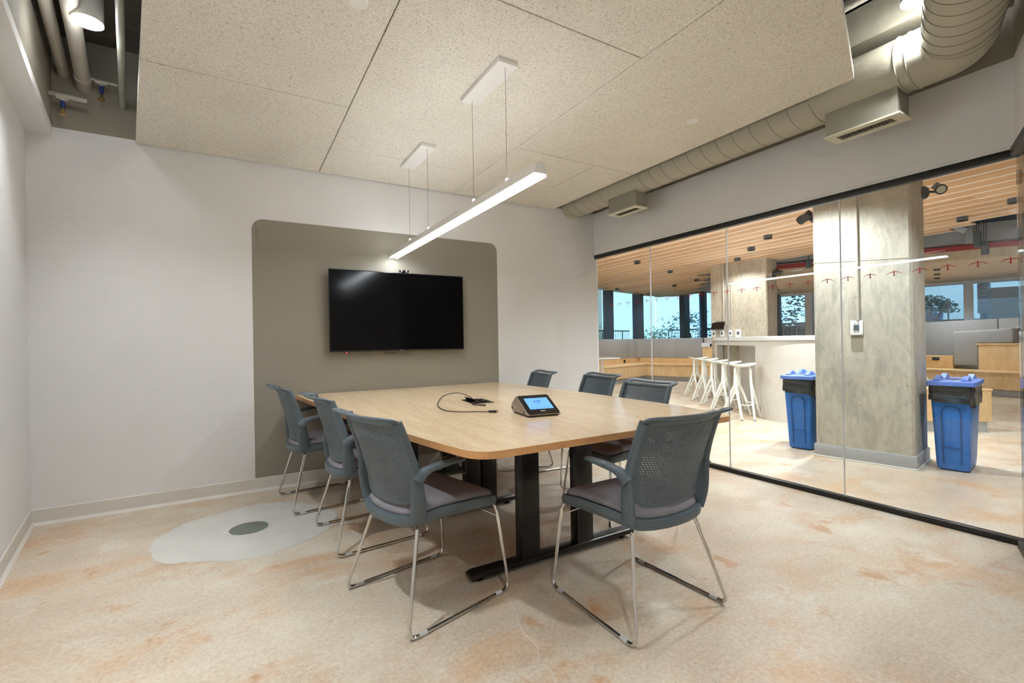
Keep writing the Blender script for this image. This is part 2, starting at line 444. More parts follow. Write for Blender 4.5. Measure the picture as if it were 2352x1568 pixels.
# header wall over the glass
b = B(); b.box(XG-.02, XG+.10, .78, YW+.06, 2.172, ZP); b.cur = 1; b.box(XG-.02, XG+.10, .78, YW+.06, ZP, DECK)
wall_right = tag(b.build('wall_right', [MT['wall'], MT['dark_paint']], smooth=False), 'pale header wall above the glass partition', kind='structure')
b = B(); b.box(XG-.012, XG+.06, .80, YW, 2.1535, 2.186); b.build('header_bead', MT['trim_light'], wall_right, smooth=False)
# wall beside and behind the camera: header, glass door leaf at the corner, then solid wall
b = B()
wallstrip(FW0, FW1+FD*.3, FN, .12, 2.2, ZP, b); wallstrip(FW0+FD*1.25, FW1+FD*.3, FN, .12, 0, 2.2, b)
b.cur = 1; wallstrip(FW0, FW1+FD*.3, FN, .12, ZP, DECK, b)
wall_front = tag(b.build('wall_front', [MT['wall'], MT['dark_paint']], smooth=False), 'pale wall returning from the glass corner', kind='structure')
b = B(); wallstrip(FW0, FW0+FD*1.25, FN, .10, 2.156, 2.2, b); b.build('header_bead', MT['trim_light'], wall_front, smooth=False)
# deck overhead
b = B(); b.box(-2.5, 20, -4.5, 14, DECK, DECK+.15)
tag(b.build('ceiling', MT['deck'], smooth=False), 'dark concrete deck overhead', kind='structure')

# rubber bases with a splayed toe
def base_profile(p, q, nrm, h, name, label, mat, parent=None):
    bb = B(); n3 = Vector((nrm.x, nrm.y, 0)); P = Vector((p.x,p.y,0)); Q = Vector((q.x,q.y,0))
    prof = [(0,0),(.02,0),(.011,.012),(.006,.02),(.006,h-.004),(.002,h),(0,h)]
    bb.loft([[P+n3*d+Vector((0,0,z)) for d,z in prof], [Q+n3*d+Vector((0,0,z)) for d,z in prof]])
    o = bb.build(name, mat, parent, smooth=False)
    return tag(o, label, kind='structure') if not parent else o
base_profile(Vector((LW0.x,YW)), Vector((XG,YW)), Vector((0,-1)), .104, 'baseboard_back', 'white rubber base along the television wall', MT['trim'])
base_profile(LW0, LW1, LN, .104, 'baseboard_left', 'white rubber base along the left wall', MT['trim'])

# ------------------------------------------------------------------ glass partition
win = thing('window_1', 'frameless glass partition with black rails and red bird decals', None, (XG, YW, 0), kind='structure')
b = B(); b.box(XG-.02, XG+.03, .785, YW, 2.113, 2.1545); b.build('top_rail', MT['black_metal'], win, bevel=.002, world=True)
b = B(); b.box(XG-.02, XG+.03, .785, YW, 0, .034); b.build('bottom_rail', MT['black_metal'], win, bevel=.002, world=True)
def bird():
    bb = B(); th = .0006
    def rib(p, q, w0, w1):
        (a,c),(d,e) = p,q; v = Vector((d-a, e-c)).normalized(); n = Vector((-v.y, v.x))
        bb.extrude([(0,a+n.x*w0/2,c+n.y*w0/2),(0,d+n.x*w1/2,e+n.y*w1/2),(0,d-n.x*w1/2,e-n.y*w1/2),(0,a-n.x*w0/2,c-n.y*w0/2)], (-th,0,0))
    rib((0,.006),(0,-.016),.0048,.0058); rib((0,.015),(0,.004),.003,.006); rib((.0,.014),(.004,.017),.003,.0015)
    for s in (-1,1): rib((0,-.012),(s*.0055,-.019),.004,.0018); rib((0,-.012),(s*.0015,-.020),.003,.0016)
    for s in (-1,1):
        arc = [(s*.040*k/8, .006-.0135*(k/8)**2+.003*math.sin(PI*k/8)) for k in range(9)]
        for i in range(8): rib(arc[i], arc[i+1], .0036-.00025*i, .0036-.00025*(i+1))
        for k in range(2,8):
            x, z = arc[k]; rib((x,z),(x+s*.0028*(k/8)*.6+s*.0008, z-.0072+.0004*k),.0019,.0011)
    return bb
bird_mesh = None
YS = [(.79, 1.657), (1.663, 2.540), (2.546, 3.408), (3.414, 4.248)]
for y0, y1 in YS:
    b = B(); b.box(XG-.003, XG+.007, y0, y1, .02, 2.12); pane = b.build('pane', MT['glass'], win, world=True, smooth=False)
    for k in range(25):
        y = .822+.1320*k
        if not (y0-.003 <= y < y1+.003): continue
        if bird_mesh is None:
            d = bird().build('decal', MT['red_decal'], pane, smooth=False); bird_mesh = d.data
            tag(d, 'red gull shaped sticker on the glass')
        else:
            d = bpy.data.objects.new('decal', bird_mesh); C.objects.link(d); d.parent = pane; d['label'] = 'red gull shaped sticker on the glass'
        d.location = Vector((XG-.0034, y, 1.556))-win.location
for y in (1.66, 2.543, 3.411):
    b = B(); b.box(XG-.0036, XG+.0076, y-.0028, y+.0028, .03, 2.118); b.build('joint', MT['joint'], win, world=True, smooth=False)
# glass door leaf round the corner
dr = thing('door_1', 'glass leaf with black rails beside the glass corner', None, (FW0.x, FW0.y, 0), kind='structure')
for nm, mt, z0, z1, o0, o1 in (('top_rail','black_metal',2.113,2.1545,-.02,.03),('bottom_rail','black_metal',0,.034,-.02,.03),('pane','glass',.02,2.12,.0,.01)):
    bb = B(); p = FW0-FN*o1+FD*.03; q = FW0-FN*o1+FD*1.25; w = FN*(o1-o0)
    bb.prism([(p.x,p.y),(q.x,q.y),(q.x+w.x,q.y+w.y),(p.x+w.x,p.y+w.y)], z0, z1); bb.build(nm, MT[mt], dr, world=True, smooth=False)

# ------------------------------------------------------------------ acoustic ceiling panels hung under the deck
ZC, TC, G = 2.62, .05, .0055
cl = thing('ceiling', 'speckled cream acoustic ceiling panels over the table', None, (1.2, 2.7, ZC), kind='structure')
def edgeL(y): return -.602 + (4.235-y)*(.284/1.783)             # slanted left edge
def edgeN(x): return 1.292 - (3.045-x)*.3675                     # slanted near edge
XA, XB, XR = .622, 1.846, 3.058
def panel(poly):
    bb = B(); bb.prism(poly, ZC, ZC+TC); bb.build('panel', MT['fiber'], cl, world=True, smooth=False, bevel=.002, seg=1)
g = G/2
yB = 4.238
panel([(edgeL(yB),yB),(XA-g,yB),(XA-g,3.0+g),(edgeL(3.0+g),3.0+g)])
xi = -.09
panel([(edgeL(3.0-g),3.0-g),(XA-g,3.0-g),(XA-g,1.78+g),(edgeL(1.78+g),1.78+g)])
panel([(edgeL(1.78-g),1.78-g),(XA-g,1.78-g),(XA-g,edgeN(XA-g)),(edgeL(.35),.35),])
panel([(XA+g,yB),(XB-g,yB),(XB-g,3.65+g),(XA+g,3.65+g)])
panel([(XA+g,3.65-g),(XB-g,3.65-g),(XB-g,1.75+g),(XA+g,1.75+g)])
panel([(XA+g,1.75-g),(XB-g,1.75-g),(XB-g,edgeN(XB-g)),(XA+g,edgeN(XA+g))])
panel([(XB+g,yB),(XR,yB),(XR,3.02+g),(2.622,3.02+g),(2.622,3.635+g),(XB+g,3.635+g)])
panel([(XB+g,3.635-g),(2.618-g,3.635-g),(2.618-g,3.02+g),(XB+g,3.02+g)])
panel([(XB+g,3.02-g),(XR,3.02-g),(XR,1.30),(XB+g,edgeN(XB+g))])
# dark backing over the seams, part of the hung frame
b = B(); b.prism([(edgeL(4.2)+.05,4.2),(3.0,4.2),(3.0,1.4),(.2,.35),(edgeL(.4)+.06,.4)], ZC+TC+.001, ZC+TC+.03); b.build('backing', MT['dark_paint'], cl, world=True, smooth=False)
for k,(x,y) in enumerate(((-.2,3.9),(2.8,3.9),(2.8,1.7),(.3,1.0))):
    b = B(); b.tube([(x,y,ZC+TC+.02),(x,y,DECK)], .006, 6); b.build('hanger_rod', MT['beige_dark'], cl, world=True)

# cement patch and the round drain set in it
P = [(-.45,3.46),(-.435,3.3),(-.39,3.17),(-.33,3.09),(-.24,3.05),(-.1,2.98),(.02,2.93),(.13,2.92),(.23,2.95),(.38,3.03),(.52,3.18),(.57,3.33),(.56,3.45),(.51,3.58),(.44,3.7),(.36,3.78),(.25,3.86),(.14,3.9),(0,3.88),(-.13,3.83),(-.23,3.78),(-.32,3.72),(-.41,3.58)]
random.seed(5)
pp = [(p.x+random.uniform(-.008,.008), p.y+random.uniform(-.008,.008)) for p in cat_rom([(x,y,0) for x,y in P+P[:1]], 4)[:-1]]
b = B(); b.prism(pp, .0, .0016)
tag(b.build('floor', MT['patch'], smooth=False), 'pale round cement patch around the drain', kind='structure')
dn = thing('floor_drain', 'round ribbed metal drain cover set in the pale cement patch', 'drain', (.053, 3.412, 0))
b = B(); b.lathe([(.128,.0),(.128,.003),(.112,.0036),(.112,.0)], n=40); b.build('rim', MT['patch'], dn)
b = B(); b.lathe([(.0,.002),(.110,.002),(.110,.0036),(.0,.0036)], n=40); gr = b.build('grate', plain('drain_green_grey', (150,158,146), .45, metal=.4), dn)
b = B()
for k in range(-8,9):
    x = k*.0125; h = math.sqrt(max(.106**2-x*x, 0)); b.box(x-.0026, x+.0026, -h, h, .0032, .0044)
b.build('slot', plain('drain_slot', (92,98,90), .6), gr, smooth=False)
for sx in (-.028, .028):
    b = B(); b.lathe([(.0,.0045),(.004,.0045),(.004,.0055),(.0,.0055)], (sx, .01*sx/.028, 0), 10); b.build('screw', MT['silver'], gr)
dn.rotation_euler.z = .35
# ------------------------------------------------------------------ ceiling voids: ducts, pipes, lamps
duct = thing('spiral_duct', 'fat beige spiral duct running above the glass and turning up at the corner', 'duct', (3.32, 2.6, 2.70))
DX, DZ, DR = 3.32, 2.70, .152
ey, BR = .915, .165
b = B(); b.tube([(DX,4.245,DZ),(DX,1.095,DZ)], DR, 40); run = b.build('duct_run', MT['beige_metal'], duct, world=True)
def rings(pts, ax, tilt, r, par):
    """one seam mesh, copied along the duct"""
    first = None; ax = Vector(ax); nx = Vector((-ax.y, ax.x, 0))
    for p in pts:
        if first is None:
            b = B(); b.tube([nx*(DR+.0007)*math.cos(a)+Vector((0,0,(DR+.0007)*math.sin(a)))+ax*(tilt*math.cos(a+.6)) for a in [2*PI*i/40 for i in range(40)]], r, 6, closed=True)
            first = o = b.build('seam', MT['seam'], par)
        else:
            o = first.copy(); C.objects.link(o)
        o.location = Vector(p)-duct.location
ys = [4.16-k*.135 for k in range(23)]
rings([(DX,y,DZ) for y in ys if y > 1.2 and not (1.165 < y < 1.55 or 3.18 < y < 3.56)], (0,-1,0), .022, .0018, run)
Pc = Vector((DX,.93,DZ)); FD3 = Vector((FD.x,FD.y,0))
arc = fillet([(DX,1.10,DZ), Pc, Pc+FD3*.17], .168, 14)
b = B(); b.tube([tuple(p) for p in arc], DR+.002, 40, caps=False); el = b.build('elbow', MT['beige_metal'], duct, world=True)
b = B(); b.tube([Pc+FD3*.165, Pc+FD3*2.6], DR, 40); rs = b.build('branch', MT['beige_metal'], duct, world=True)
rings([tuple(Pc+FD3*(.20+k*.095)) for k in range(12)], (FD.x,FD.y,0), .03, .002, rs)
b = B()
for y in (1.105, 1.155): b.tube([(DX+(DR+.003)*math.cos(a), y, DZ+(DR+.003)*math.sin(a)) for a in [2*PI*i/40 for i in range(40)]], .004, 6, closed=True)
b.build('collar', MT['beige_metal'], duct, world=True)
def diffuser(y0, y1, label):
    t = thing('air_diffuser', label, 'vent', (3.32,(y0+y1)/2,2.41), 0, 'air diffusers under the spiral duct')
    b = B(); b.box(3.247, 3.393, y0, y1, 2.418, 2.66); body = b.build('box', MT['beige_dark'], t, bevel=.002, world=True)
    b = B(); b.box(3.240, 3.247, y0, y1, 2.63, 2.668); b.build('flange', MT['beige_metal'], body, world=True, bevel=.001)
    # face plate with a slot and blades
    a0, a1 = 3.236, 3.404; c0, c1 = 3.282, 3.358; Y0, Y1 = y0-.012, y1+.006; s0, s1 = y0+.045, y1-.045
    b = B(); b.box(a0,c0,Y0,Y1,2.408,2.418); b.box(c1,a1,Y0,Y1,2.408,2.418); b.box(c0,c1,Y0,s0,2.408,2.418); b.box(c0,c1,s1,Y1,2.408,2.418)
    g = b.build('grille', MT['cream'], t, world=True)
    n = 15
    b = B()
    for k in range(n):
        y = s0+(s1-s0)*(k+.5)/n
        b.obox((3.32,y,2.4145),(1,0,0),(0,.75,.66),(0,-.66,.75),.038,.009,.001)
    b.build('blade', MT['grille_dark'], g, world=True, smooth=False)
    b = B(); b.box(c0,c1,s0,s1,2.4165,2.4178); b.build('throat', MT['grille_dark'], t, world=True, smooth=False)
diffuser(1.165, 1.545, 'boxy beige air diffuser on the duct near the glass corner')
diffuser(3.185, 3.56, 'boxy beige air diffuser on the duct nearer the television wall')
# plain beam and boxed duct above the round duct
b = B(); b.box(3.26, 3.60, .80, 1.95, 2.915, 3.13)
tag(b.build('beam', MT['beige_metal'], smooth=False), 'pale boxed beam above the round duct', kind='structure')
t = thing('box_duct', 'dark taupe rectangular duct behind the riser', 'duct', (3.52,1.35,2.93))
b = B(); b.box(3.50, 3.638, .98, 1.36, 2.80, 2.913); b.build('casing', MT['dark_paint'], t, bevel=.012, world=True)
b = B(); b.tube([(3.0,1.32,3.02),(3.0,1.05,3.02)], .03, 12); b.tube([(3.0,1.17,3.02),(3.0,1.12,3.02)], .042, 12)
tag(b.build('pipe', MT['beige_pipe'], loc=(3.0,1.18,3.02)), 'short beige pipe with a collar above the panel corner', 'pipe')

# left void: pipes through the television wall
def along(x_end, z, L, r, name, label, mats=MT['beige_pipe'], cap=True, slope=0):
    p = Vector((x_end, YW-.002, z)); q = p + Vector((LD.x, LD.y, slope))*L
    t = thing(name, label, 'pipe', p, 0, 'pipes in the left ceiling gap')
    b = B(); b.tube([p,q], r, 20); b.build('pipe', mats, t, world=True)
    if cap:
        b = B(); b.tube([p+Vector((LD.x,LD.y,0))*.16, p+Vector((LD.x,LD.y,0))*.002], r*1.12, 20); b.build('sleeve', mats, t, world=True)
    return t
along(-.985, 3.015, 3.2, .032, 'pipe', 'beige pipe nearest the left wall in the ceiling gap', cap=False)
along(-.878, 2.955, 3.2, .040, 'pipe', 'thick beige pipe in the middle of the left ceiling gap')
along(-.672, 2.865, 3.2, .019, 'pipe', 'thin grey pipe beside the ceiling panels', plain('green_grey_pipe', (166,168,156), .5), cap=False)
# sprinklers
def sprinkler(hd, path, r, label, mats=MT['beige_pipe']):
    t = thing('sprinkler', label, 'sprinkler', hd, 0, 'sprinkler heads in the left ceiling gap')
    x,y,z = hd
    b = B(); b.tube(path, r, 12); b.build('branch_pipe', mats, t, world=True)
    b = B(); b.tube([(x-.03,y,z),(x+.03,y,z)], r*1.5, 12); b.tube([(x,y,z),(x,y,z-.03)], r*1.1, 10); b.build('tee', mats, t, world=True)
    b = B(); b.tube([(x,y,z-.028),(x,y,z-.075)], .011, 12); b.build('sleeve', MT['blue_sleeve'], t, world=True)
    b = B(); b.tube([(x,y,z-.075),(x,y,z-.105)], .004, 8)
    b.tube([(x-.008,y,z-.09),(x-.012,y,z-.105),(x,y,z-.118)], .002, 6); b.tube([(x+.008,y,z-.09),(x+.012,y,z-.105),(x,y,z-.118)], .002, 6)
    b.lathe([(.0,-.001),(.020,-.001),(.021,.0015),(.0,.003)], (x,y,z-.119), 14); b.build('head', MT['brass'], t, world=True)
sprinkler((-.955,4.10,2.80), [(-1.06,4.11,2.815),(-.83,4.09,2.795)], .015, 'sprinkler head on the stub pipe by the soffit')
b = B()
sprinkler((-.760,4.10,2.945), [(-.87,4.11,2.965),(-.672,4.09,2.94)], .009, 'sprinkler head on the thin branch between two pipes')
# cylinder downlights
def spot(loc, power, ang=140, r=.05, col=(.90,.96,1), blend=.6):
    l = bpy.data.lights.new('lamp_light', 'SPOT'); l.energy = power; l.spot_size = math.radians(ang); l.spot_blend = blend
    l.shadow_soft_size = r; l.color = col; o = bpy.data.objects.new('lamp_light', l); C.objects.link(o); o.location = loc; return o
def cylinder_light(x, y, z, top, label, power, R=.068):
    t = thing('cylinder_downlight', label, 'light', (x,y,z), 0, 'white cylinder downlights')
    b = B(); b.lathe([(R,.004),(R,top-z),(0,top-z)], (x,y,z), 28); b.lathe([(R*.86,.03),(R,.004)], (x,y,z), 28); b.build('housing', MT['white_metal'], t, world=True)
    b = B(); b.lathe([(R*.84,.0),(R,.0),(R,.005),(R*.84,.005)], (x,y,z), 28); b.build('ring', MT['lamp_end'], t, world=True)
    b = B(); b.lathe([(0,.018),(R*.84,.018),(R*.84,.022),(0,.022)], (x,y,z), 24); b.build('lens', MT['down_hot'], t, world=True)
    spot((x,y,z-.005), power, 100, .06, blend=.9)
    l = bpy.data.lights.new('lamp_spill', 'POINT'); l.energy = power*(.03 if x < 0 else .055); l.shadow_soft_size = .05; l.color = (.92,.97,1); o = bpy.data.objects.new('lamp_spill', l); C.objects.link(o); o.location = (x,y,z-.06)
LP1, LP2 = (-.665, 3.30, 2.90), (3.09, 1.02, 2.90)
cylinder_light(*LP1, DECK, 'glaring cylinder downlight in the left ceiling gap', 28)
cylinder_light(*LP2, DECK, 'glaring cylinder downlight beside the duct elbow', 36)
for x,y in ((-.40,1.75),(1.55,.35),(.35,-.25)):
    cylinder_light(x, y, 2.90, DECK, 'cylinder downlight in the gap behind the viewer', 62)
t = thing('capped_pipe', 'grey green capped pipe end hanging beside the thin pipe', 'pipe', (-.50,3.05,2.95))
b = B(); b.tube([(-.515,3.10,DECK),(-.515,3.10,2.99)], .045, 18); b.blob((-.515,3.10,2.99),(.045,.045,.02),18,8); b.build('cap', plain('grey_green_pipe', (150,156,146), .5), t, world=True)
# flush covers in the panels
for x,y,lab in ((2.67,2.09,'round white cover plate in the ceiling panel near the duct'),(.47,2.05,'round cream cover plate at the top edge of the ceiling panels')):
    b = B(); b.lathe([(0,-.004),(.038,-.004),(.042,-.001),(.042,.0),(0,.0)], (0,0,0), 28)
    o = b.build('cover_plate', MT['white_metal']); o.location = (x,y,ZC); tag(o, lab, 'cover plate', 'flush ceiling covers')

# ------------------------------------------------------------------ linear pendants
def pendant(y0, y1, ca, cb, label):
    X, ZB, ZT = 1.236, 1.922, 1.990
    t = thing('linear_pendant', label, 'light', (X,(y0+y1)/2,ZB), 0, 'slim white linear pendants over the table')
    def sec(y, pts): return [(X+x, y, z) for x,z in pts]
    prof = [(-.033,ZB+.016),(-.0175,ZT),(.0175,ZT),(.033,ZB+.016)]
    b = B(); b.loft([sec(y0+.001,prof), sec(y1-.001,prof)]); b.build('housing', MT['white_metal'], t, world=True, smooth=False)
    lens = [(-.033,ZB+.016),(-.033,ZB+.004),(-.014,ZB+.010),(0,ZB+.012),(.014,ZB+.010),(.033,ZB+.004),(.033,ZB+.016)]
    b = B(); b.loft([sec(y0+.003,lens), sec(y1-.003,lens)]); b.build('diffuser', MT['lamp'], t, world=True, smooth=False)
    for y in (y0, y1):
        s = 1 if y == y0 else -1
        b = B(); b.loft([sec(y, prof), sec(y+s*.0025, prof)]); b.build('end_cap', MT['white_metal'], t, world=True, smooth=False)
    b = B(); b.box(X-.058, X+.058, ca, cb, 2.594, 2.62); cp = b.build('canopy', MT['white_metal'], t, world=True, bevel=.002)
    b = B(); b.box(X-.015, X+.015, y0+.02, y1-.02, ZT-.001, ZT+.0015); b.build('added_uplight', MT['added_uplight'], t, world=True, smooth=False)  # unseen glowing strip added on the housing to lift ceiling and upper walls
    for d in (-.03,.03):
        b = B(); b.lathe([(0,2.592),(.006,2.592),(.006,2.595),(0,2.595)], (X+.01*d/.03,(ca+cb)/2+d,0), 10); b.build('screw', MT['white_metal'], cp, world=True)
    for y in (ca+.035, cb-.035):
        b = B(); b.tube([(X,y,ZT+.022),(X,y,2.594)], .0012, 6); b.build('cable', MT['grey_plastic'], t, world=True)
        b = B(); b.lathe([(0,0),(.009,0),(.009,.02),(.004,.026),(0,.026)], (X,y,ZT-.001), 14); b.build('gripper', MT['white_metal'], t, world=True)
pendant(1.812, 3.012, 2.09, 2.56, 'nearer half of the slim white pendant hanging over the table')
pendant(3.016, 4.195, 3.26, 3.755, 'farther half of the slim white pendant, ending close to the television wall')
# ------------------------------------------------------------------ conference table
TZ = .745
left = [(.413,4.238,0),(.463,3.70,0),(.54,2.96,0),(.633,2.228,0),(.722,1.70,0)]
right = [(2.298,4.238,0),(2.352,3.6,0),(2.362,3.0,0),(2.352,2.4,0),(2.334,1.98,0),(2.285,1.66,0)]
Lc = [(p.x,p.y) for p in cat_rom(left, 6)]; Rc = [(p.x,p.y) for p in cat_rom(right, 6)]
fl = fillet([Lc[-2]+(0,), (.757,1.54,0), (1.3,1.54,0)], .24, 9); fr = fillet([(1.7,1.54,0),(2.262,1.54,0),Rc[-2]+(0,)], .20, 9)
poly = Lc[:-2]+[(p.x,p.y) for p in fl[:-1]]+[(p.x,p.y) for p in fr[1:]]+Rc[:-2][::-1]
tb = thing('conference_table', 'maple conference table on black legs, one end against the television wall', 'table', (1.45,2.8,0))
b = B()
from mathutils.geometry import tessellate_polygon
n = len(poly)
b.cur = 0; b.add([(x,y,TZ) for x,y in poly], [tuple(range(n))])
b.cur = 1; b.add([(x,y,TZ) for x,y in poly]+[(x,y,TZ-.029) for x,y in poly], [(i,(i+1)%n,n+(i+1)%n,n+i) for i in range(n)])
b.add([(x,y,TZ-.029) for x,y in poly], [tuple(range(n))])
b.build('tabletop', [MT['maple'], MT['edge']], tb, world=True, smooth=False, clean=True)
def leg_frame(y, posts, x0, x1, fx0, fx1):
    for x in posts:
        b = B(); b.box(x-.055, x+.055, y-.03, y+.03, .036, .690); b.box(x-.057, x-.045, y-.032, y+.032, .036, .69)
        b.build('post', MT['table_black'], tb, bevel=.004, world=True)
    b = B(); b.sweep([(fx0,y,.03),(fx0+.02,y,.034),(fx1-.02,y,.034),(fx1,y,.03)], .036, [.013,.018,.018,.013], n=16, p=4)
    f = b.build('foot', MT['table_black'], tb, world=True)
    for x in (fx0+.06, fx1-.06):
        b = B(); b.lathe([(0,0),(.017,0),(.017,.008),(.008,.010),(.008,.02),(0,.02)], (x,y,0), 14); b.build('glide', MT['black_plastic'], f, world=True)
    b = B(); b.box(x0, x1, y-.03, y+.03, .683, .714); b.build('crossbar', MT['table_black'], tb, bevel=.003, world=True)
leg_frame(2.055, (1.286,1.641), .86, 2.18, .945, 1.985)
leg_frame(2.935, (1.385,1.512), .72, 2.18, 1.18, 1.72)
leg_frame(3.83, (1.25,1.597), .60, 2.18, .98, 1.90)
b = B(); b.box(1.40, 1.50, 2.1, 3.8, .672, .686); b.build('cable_tray', MT['table_black'], tb, world=True)
b = B(); b.tube(cat_rom([(.93,2.25,.712),(.90,2.27,.63),(.93,2.32,.55),(1.00,2.38,.56),(1.04,2.42,.64),(1.06,2.45,.712)], 8), .004, 8)
b.tube(cat_rom([(1.0,2.3,.712),(.96,2.26,.60),(.99,2.24,.50),(1.05,2.3,.46),(1.15,2.5,.55),(1.4,2.6,.675)], 8), .004, 8)
tag(b.build('cable', MT['black_plastic'], loc=(.95,2.3,.46)), 'black cables looping down under the left side of the table', 'cable')

# ------------------------------------------------------------------ chairs
def seat_outline(k=1.0, n=10):
    """plan of the seat, back edge rounded, front a little wider"""
    def q(x, y): return (x*k, .01+(y-.01)*k)
    pts = []
    for i in range(n+1):                                      # back arc right to left
        a = PI*i/n; pts.append(q(.198*math.cos(a)*(1 if abs(math.cos(a)) < .99 else 1), -.165-.075*math.sin(a)**.8))
    for i in range(1,6): t = i/6; pts.append(q(-.198-.036*t, -.165+.335*t))
    for i in range(6): a = PI-PI/2*i/5; pts.append(q(-.234+.05+.05*math.cos(a), .185+.05*math.sin(a)))
    for i in range(6): a = PI/2-PI/2*i/5; pts.append(q(.234-.05+.05*math.cos(a), .185+.05*math.sin(a)))
    for i in range(1,6): t = 1-i/6; pts.append(q(.198+.036*t, -.165+.335*t))
    return pts
def dz(x, y): 
    t = min(max((y-.10)/.14, 0), 1); r = min(max((-.08-y)/.16, 0), 1)
    return -.020*t*t + -.012*r - .006*(1-(x/.23)**2)
def ring(k, z, f=1.0): return [(x,y,z+dz(x,y)*f) for x,y in seat_outline(k)]
def make_chair():
    t = thing('armchair', 'x', 'chair', (0,0,0))
    b = B()
    # seat pan
    b.loft([ring(.80,.402,.6), ring(.95,.404,.8), ring(1.03,.418), ring(1.05,.440), ring(1.03,.455), ring(1.0,.457)])
    # side rails from pan, past the arm, up to the top lip; they broaden under the arm
    for s in (-1,1):
        path = cat_rom([(s*.205,-.172,.425),(s*.217,-.180,.47),(s*.226,-.188,.53),(s*.230,-.195,.60),(s*.228,-.208,.66),(s*.224,-.232,.735),(s*.221,-.256,.800),(s*.219,-.272,.840)], 5)
        m = len(path); A = []; Bn = []
        for i in range(m):
            u = i/(m-1); z = path[i].z
            A.append(.0135); 
            Bn.append(.036 if z < .50 else .030+.006*max(0,(.56-z)/.06) if z < .56 else max(.020, .030-.012*(z-.56)/.1) if z < .68 else .019)
        b.sweep([tuple(p) for p in path], Bn, A, ref=(s,0,.12), n=14, p=2.6)
        # arm growing out of the rail
        arm = cat_rom([(s*.232,-.200,.600),(s*.238,-.175,.625),(s*.244,-.140,.640),(s*.249,-.095,.648)], 5)
        b.sweep([tuple(p) for p in arm], [.024-.004*min(1,i/8) for i in range(len(arm))], [.032-.017*min(1,i/10) for i in range(len(arm))], ref=(0,.25,1), n=14, p=2.4)
    # lip with the hand slot behind it
    lip = cat_rom([(-.218,-.268,.834),(-.226,-.296,.850),(-.224,-.318,.857),(-.206,-.334,.859),(-.13,-.342,.856),(0,-.346,.853),(.13,-.342,.856),(.206,-.334,.859),(.224,-.318,.857),(.226,-.296,.850),(.218,-.268,.834)], 6)
    m = len(lip)
    b.sweep([tuple(p) for p in lip], [.0135+.006*math.sin(PI*i/(m-1)) for i in range(m)], .008, ref=(0,.35,1), n=14, p=2.4)
    # band across the top of the perforated panel
    band = [(x, -.272-.030*(1-(x/.22)**2), .837-.004*(1-(x/.22)**2)) for x in [-.216+.432*i/14 for i in range(15)]]
    b.sweep(band, .011, .012, ref=(0,-.3,1), n=10, p=2.6)
    # webs joining band and lip at both ends
    for s in (-1,1):
        b.sweep([(s*.203,-.276,.836),(s*.205,-.302,.848),(s*.197,-.328,.856)], [.016,.015,.018], .0065, ref=(0,.35,1), n=10, p=2.4)
    shell = b.build('shell', MT['shell'], t, angle=50)
    # perforated back
    b = B(); NC, NR = 29, 33
    def surf(u, v):
        hw = .186+.032*min(1, v/.4)-.010*max(0,v-.4)/.6
        zc = .492+.340*v; y0 = cat_y(v)
        bulge = .042*(1-u*u)*(.55+.45*math.sin(PI*min(1, v*.9+.1)))
        zb = -.018*(1-u*u)*(1-v) if v < .35 else 0
        return Vector((u*hw, y0-bulge, zc - .020*(1-v)*(1-abs(u)**4) ))
    ys = [(0,-.190),(.15,-.190),(.35,-.198),(.55,-.218),(.8,-.252),(1,-.276)]
    def cat_y(v):
        for (a,ya),(c,yc) in zip(ys, ys[1:]):
            if v <= c:
                k = (v-a)/(c-a); k2 = k*k*(3-2*k)*.35+k*.65; return ya+(yc-ya)*k2
        return ys[-1][1]
    TH = .0028
    cache = {}
    def vid(u, v, back):
        key = (round(u*2000), round(v*2000), back)
        if key in cache: return cache[key]
        p = surf(u, v)
        if back:
            du = surf(min(u+.01,1.1), v)-surf(u-.01, v); dv = surf(u, min(v+.01,1.05))-surf(u, v-.01); nn = du.cross(dv).normalized()
            p = p + nn*TH*(1 if nn.y < 0 else -1)
        b.v.append(tuple(p)); cache[key] = len(b.v)-1; return cache[key]
    cu = 2*.90/NC; cv = .90/NR
    def inside(u, v):
        return not ((abs(u) > .80 and v < .14 and ((abs(u)-.80)/.16)**2+((.14-v)/.12)**2 > 1))
    for back in (0,1):
        for j in range(NR):
            v0 = .055+cv*j
            off = cu/2 if j%2 else 0
            ncell = NC-1 if j%2 else NC
            for i in range(ncell):
                u0 = -.90+cu*i+off; u1 = u0+cu; um = (u0+u1)/2; v1 = v0+cv; vm = (v0+v1)/2
                out = [(u0,v0),(um,v0),(u1,v0),(u1,v1),(um,v1),(u0,v1)]
                if inside(um, vm):
                    hu, hv = cu*.215, cv*.235
                    hole = [(um-hu*.87,vm-hv*.5),(um,vm-hv),(um+hu*.87,vm-hv*.5),(um+hu*.87,vm+hv*.5),(um,vm+hv),(um-hu*.87,vm+hv*.5)]
                    O = [vid(*q,back) for q in out]; H = [vid(*q,back) for q in hole]
                    for k in range(6): b.face((O[k],O[(k+1)%6],H[(k+1)%6],H[k]))
                    if back == 0:
                        H2 = [vid(*q,1) for q in hole]
                        for k in range(6): b.face((H[k],H[(k+1)%6],H2[(k+1)%6],H2[k]))
                else:
                    b.face([vid(*q,back) for q in out])
            # solid side margins
            for s in (-1,1):
                e = .90-off if True else .9
                if j%2: e = .90-cu/2
                b.face((vid(s*e,v0,back),vid(s*1.0,v0,back),vid(s*1.0,v0+cv,back),vid(s*e,v0+cv,back)))
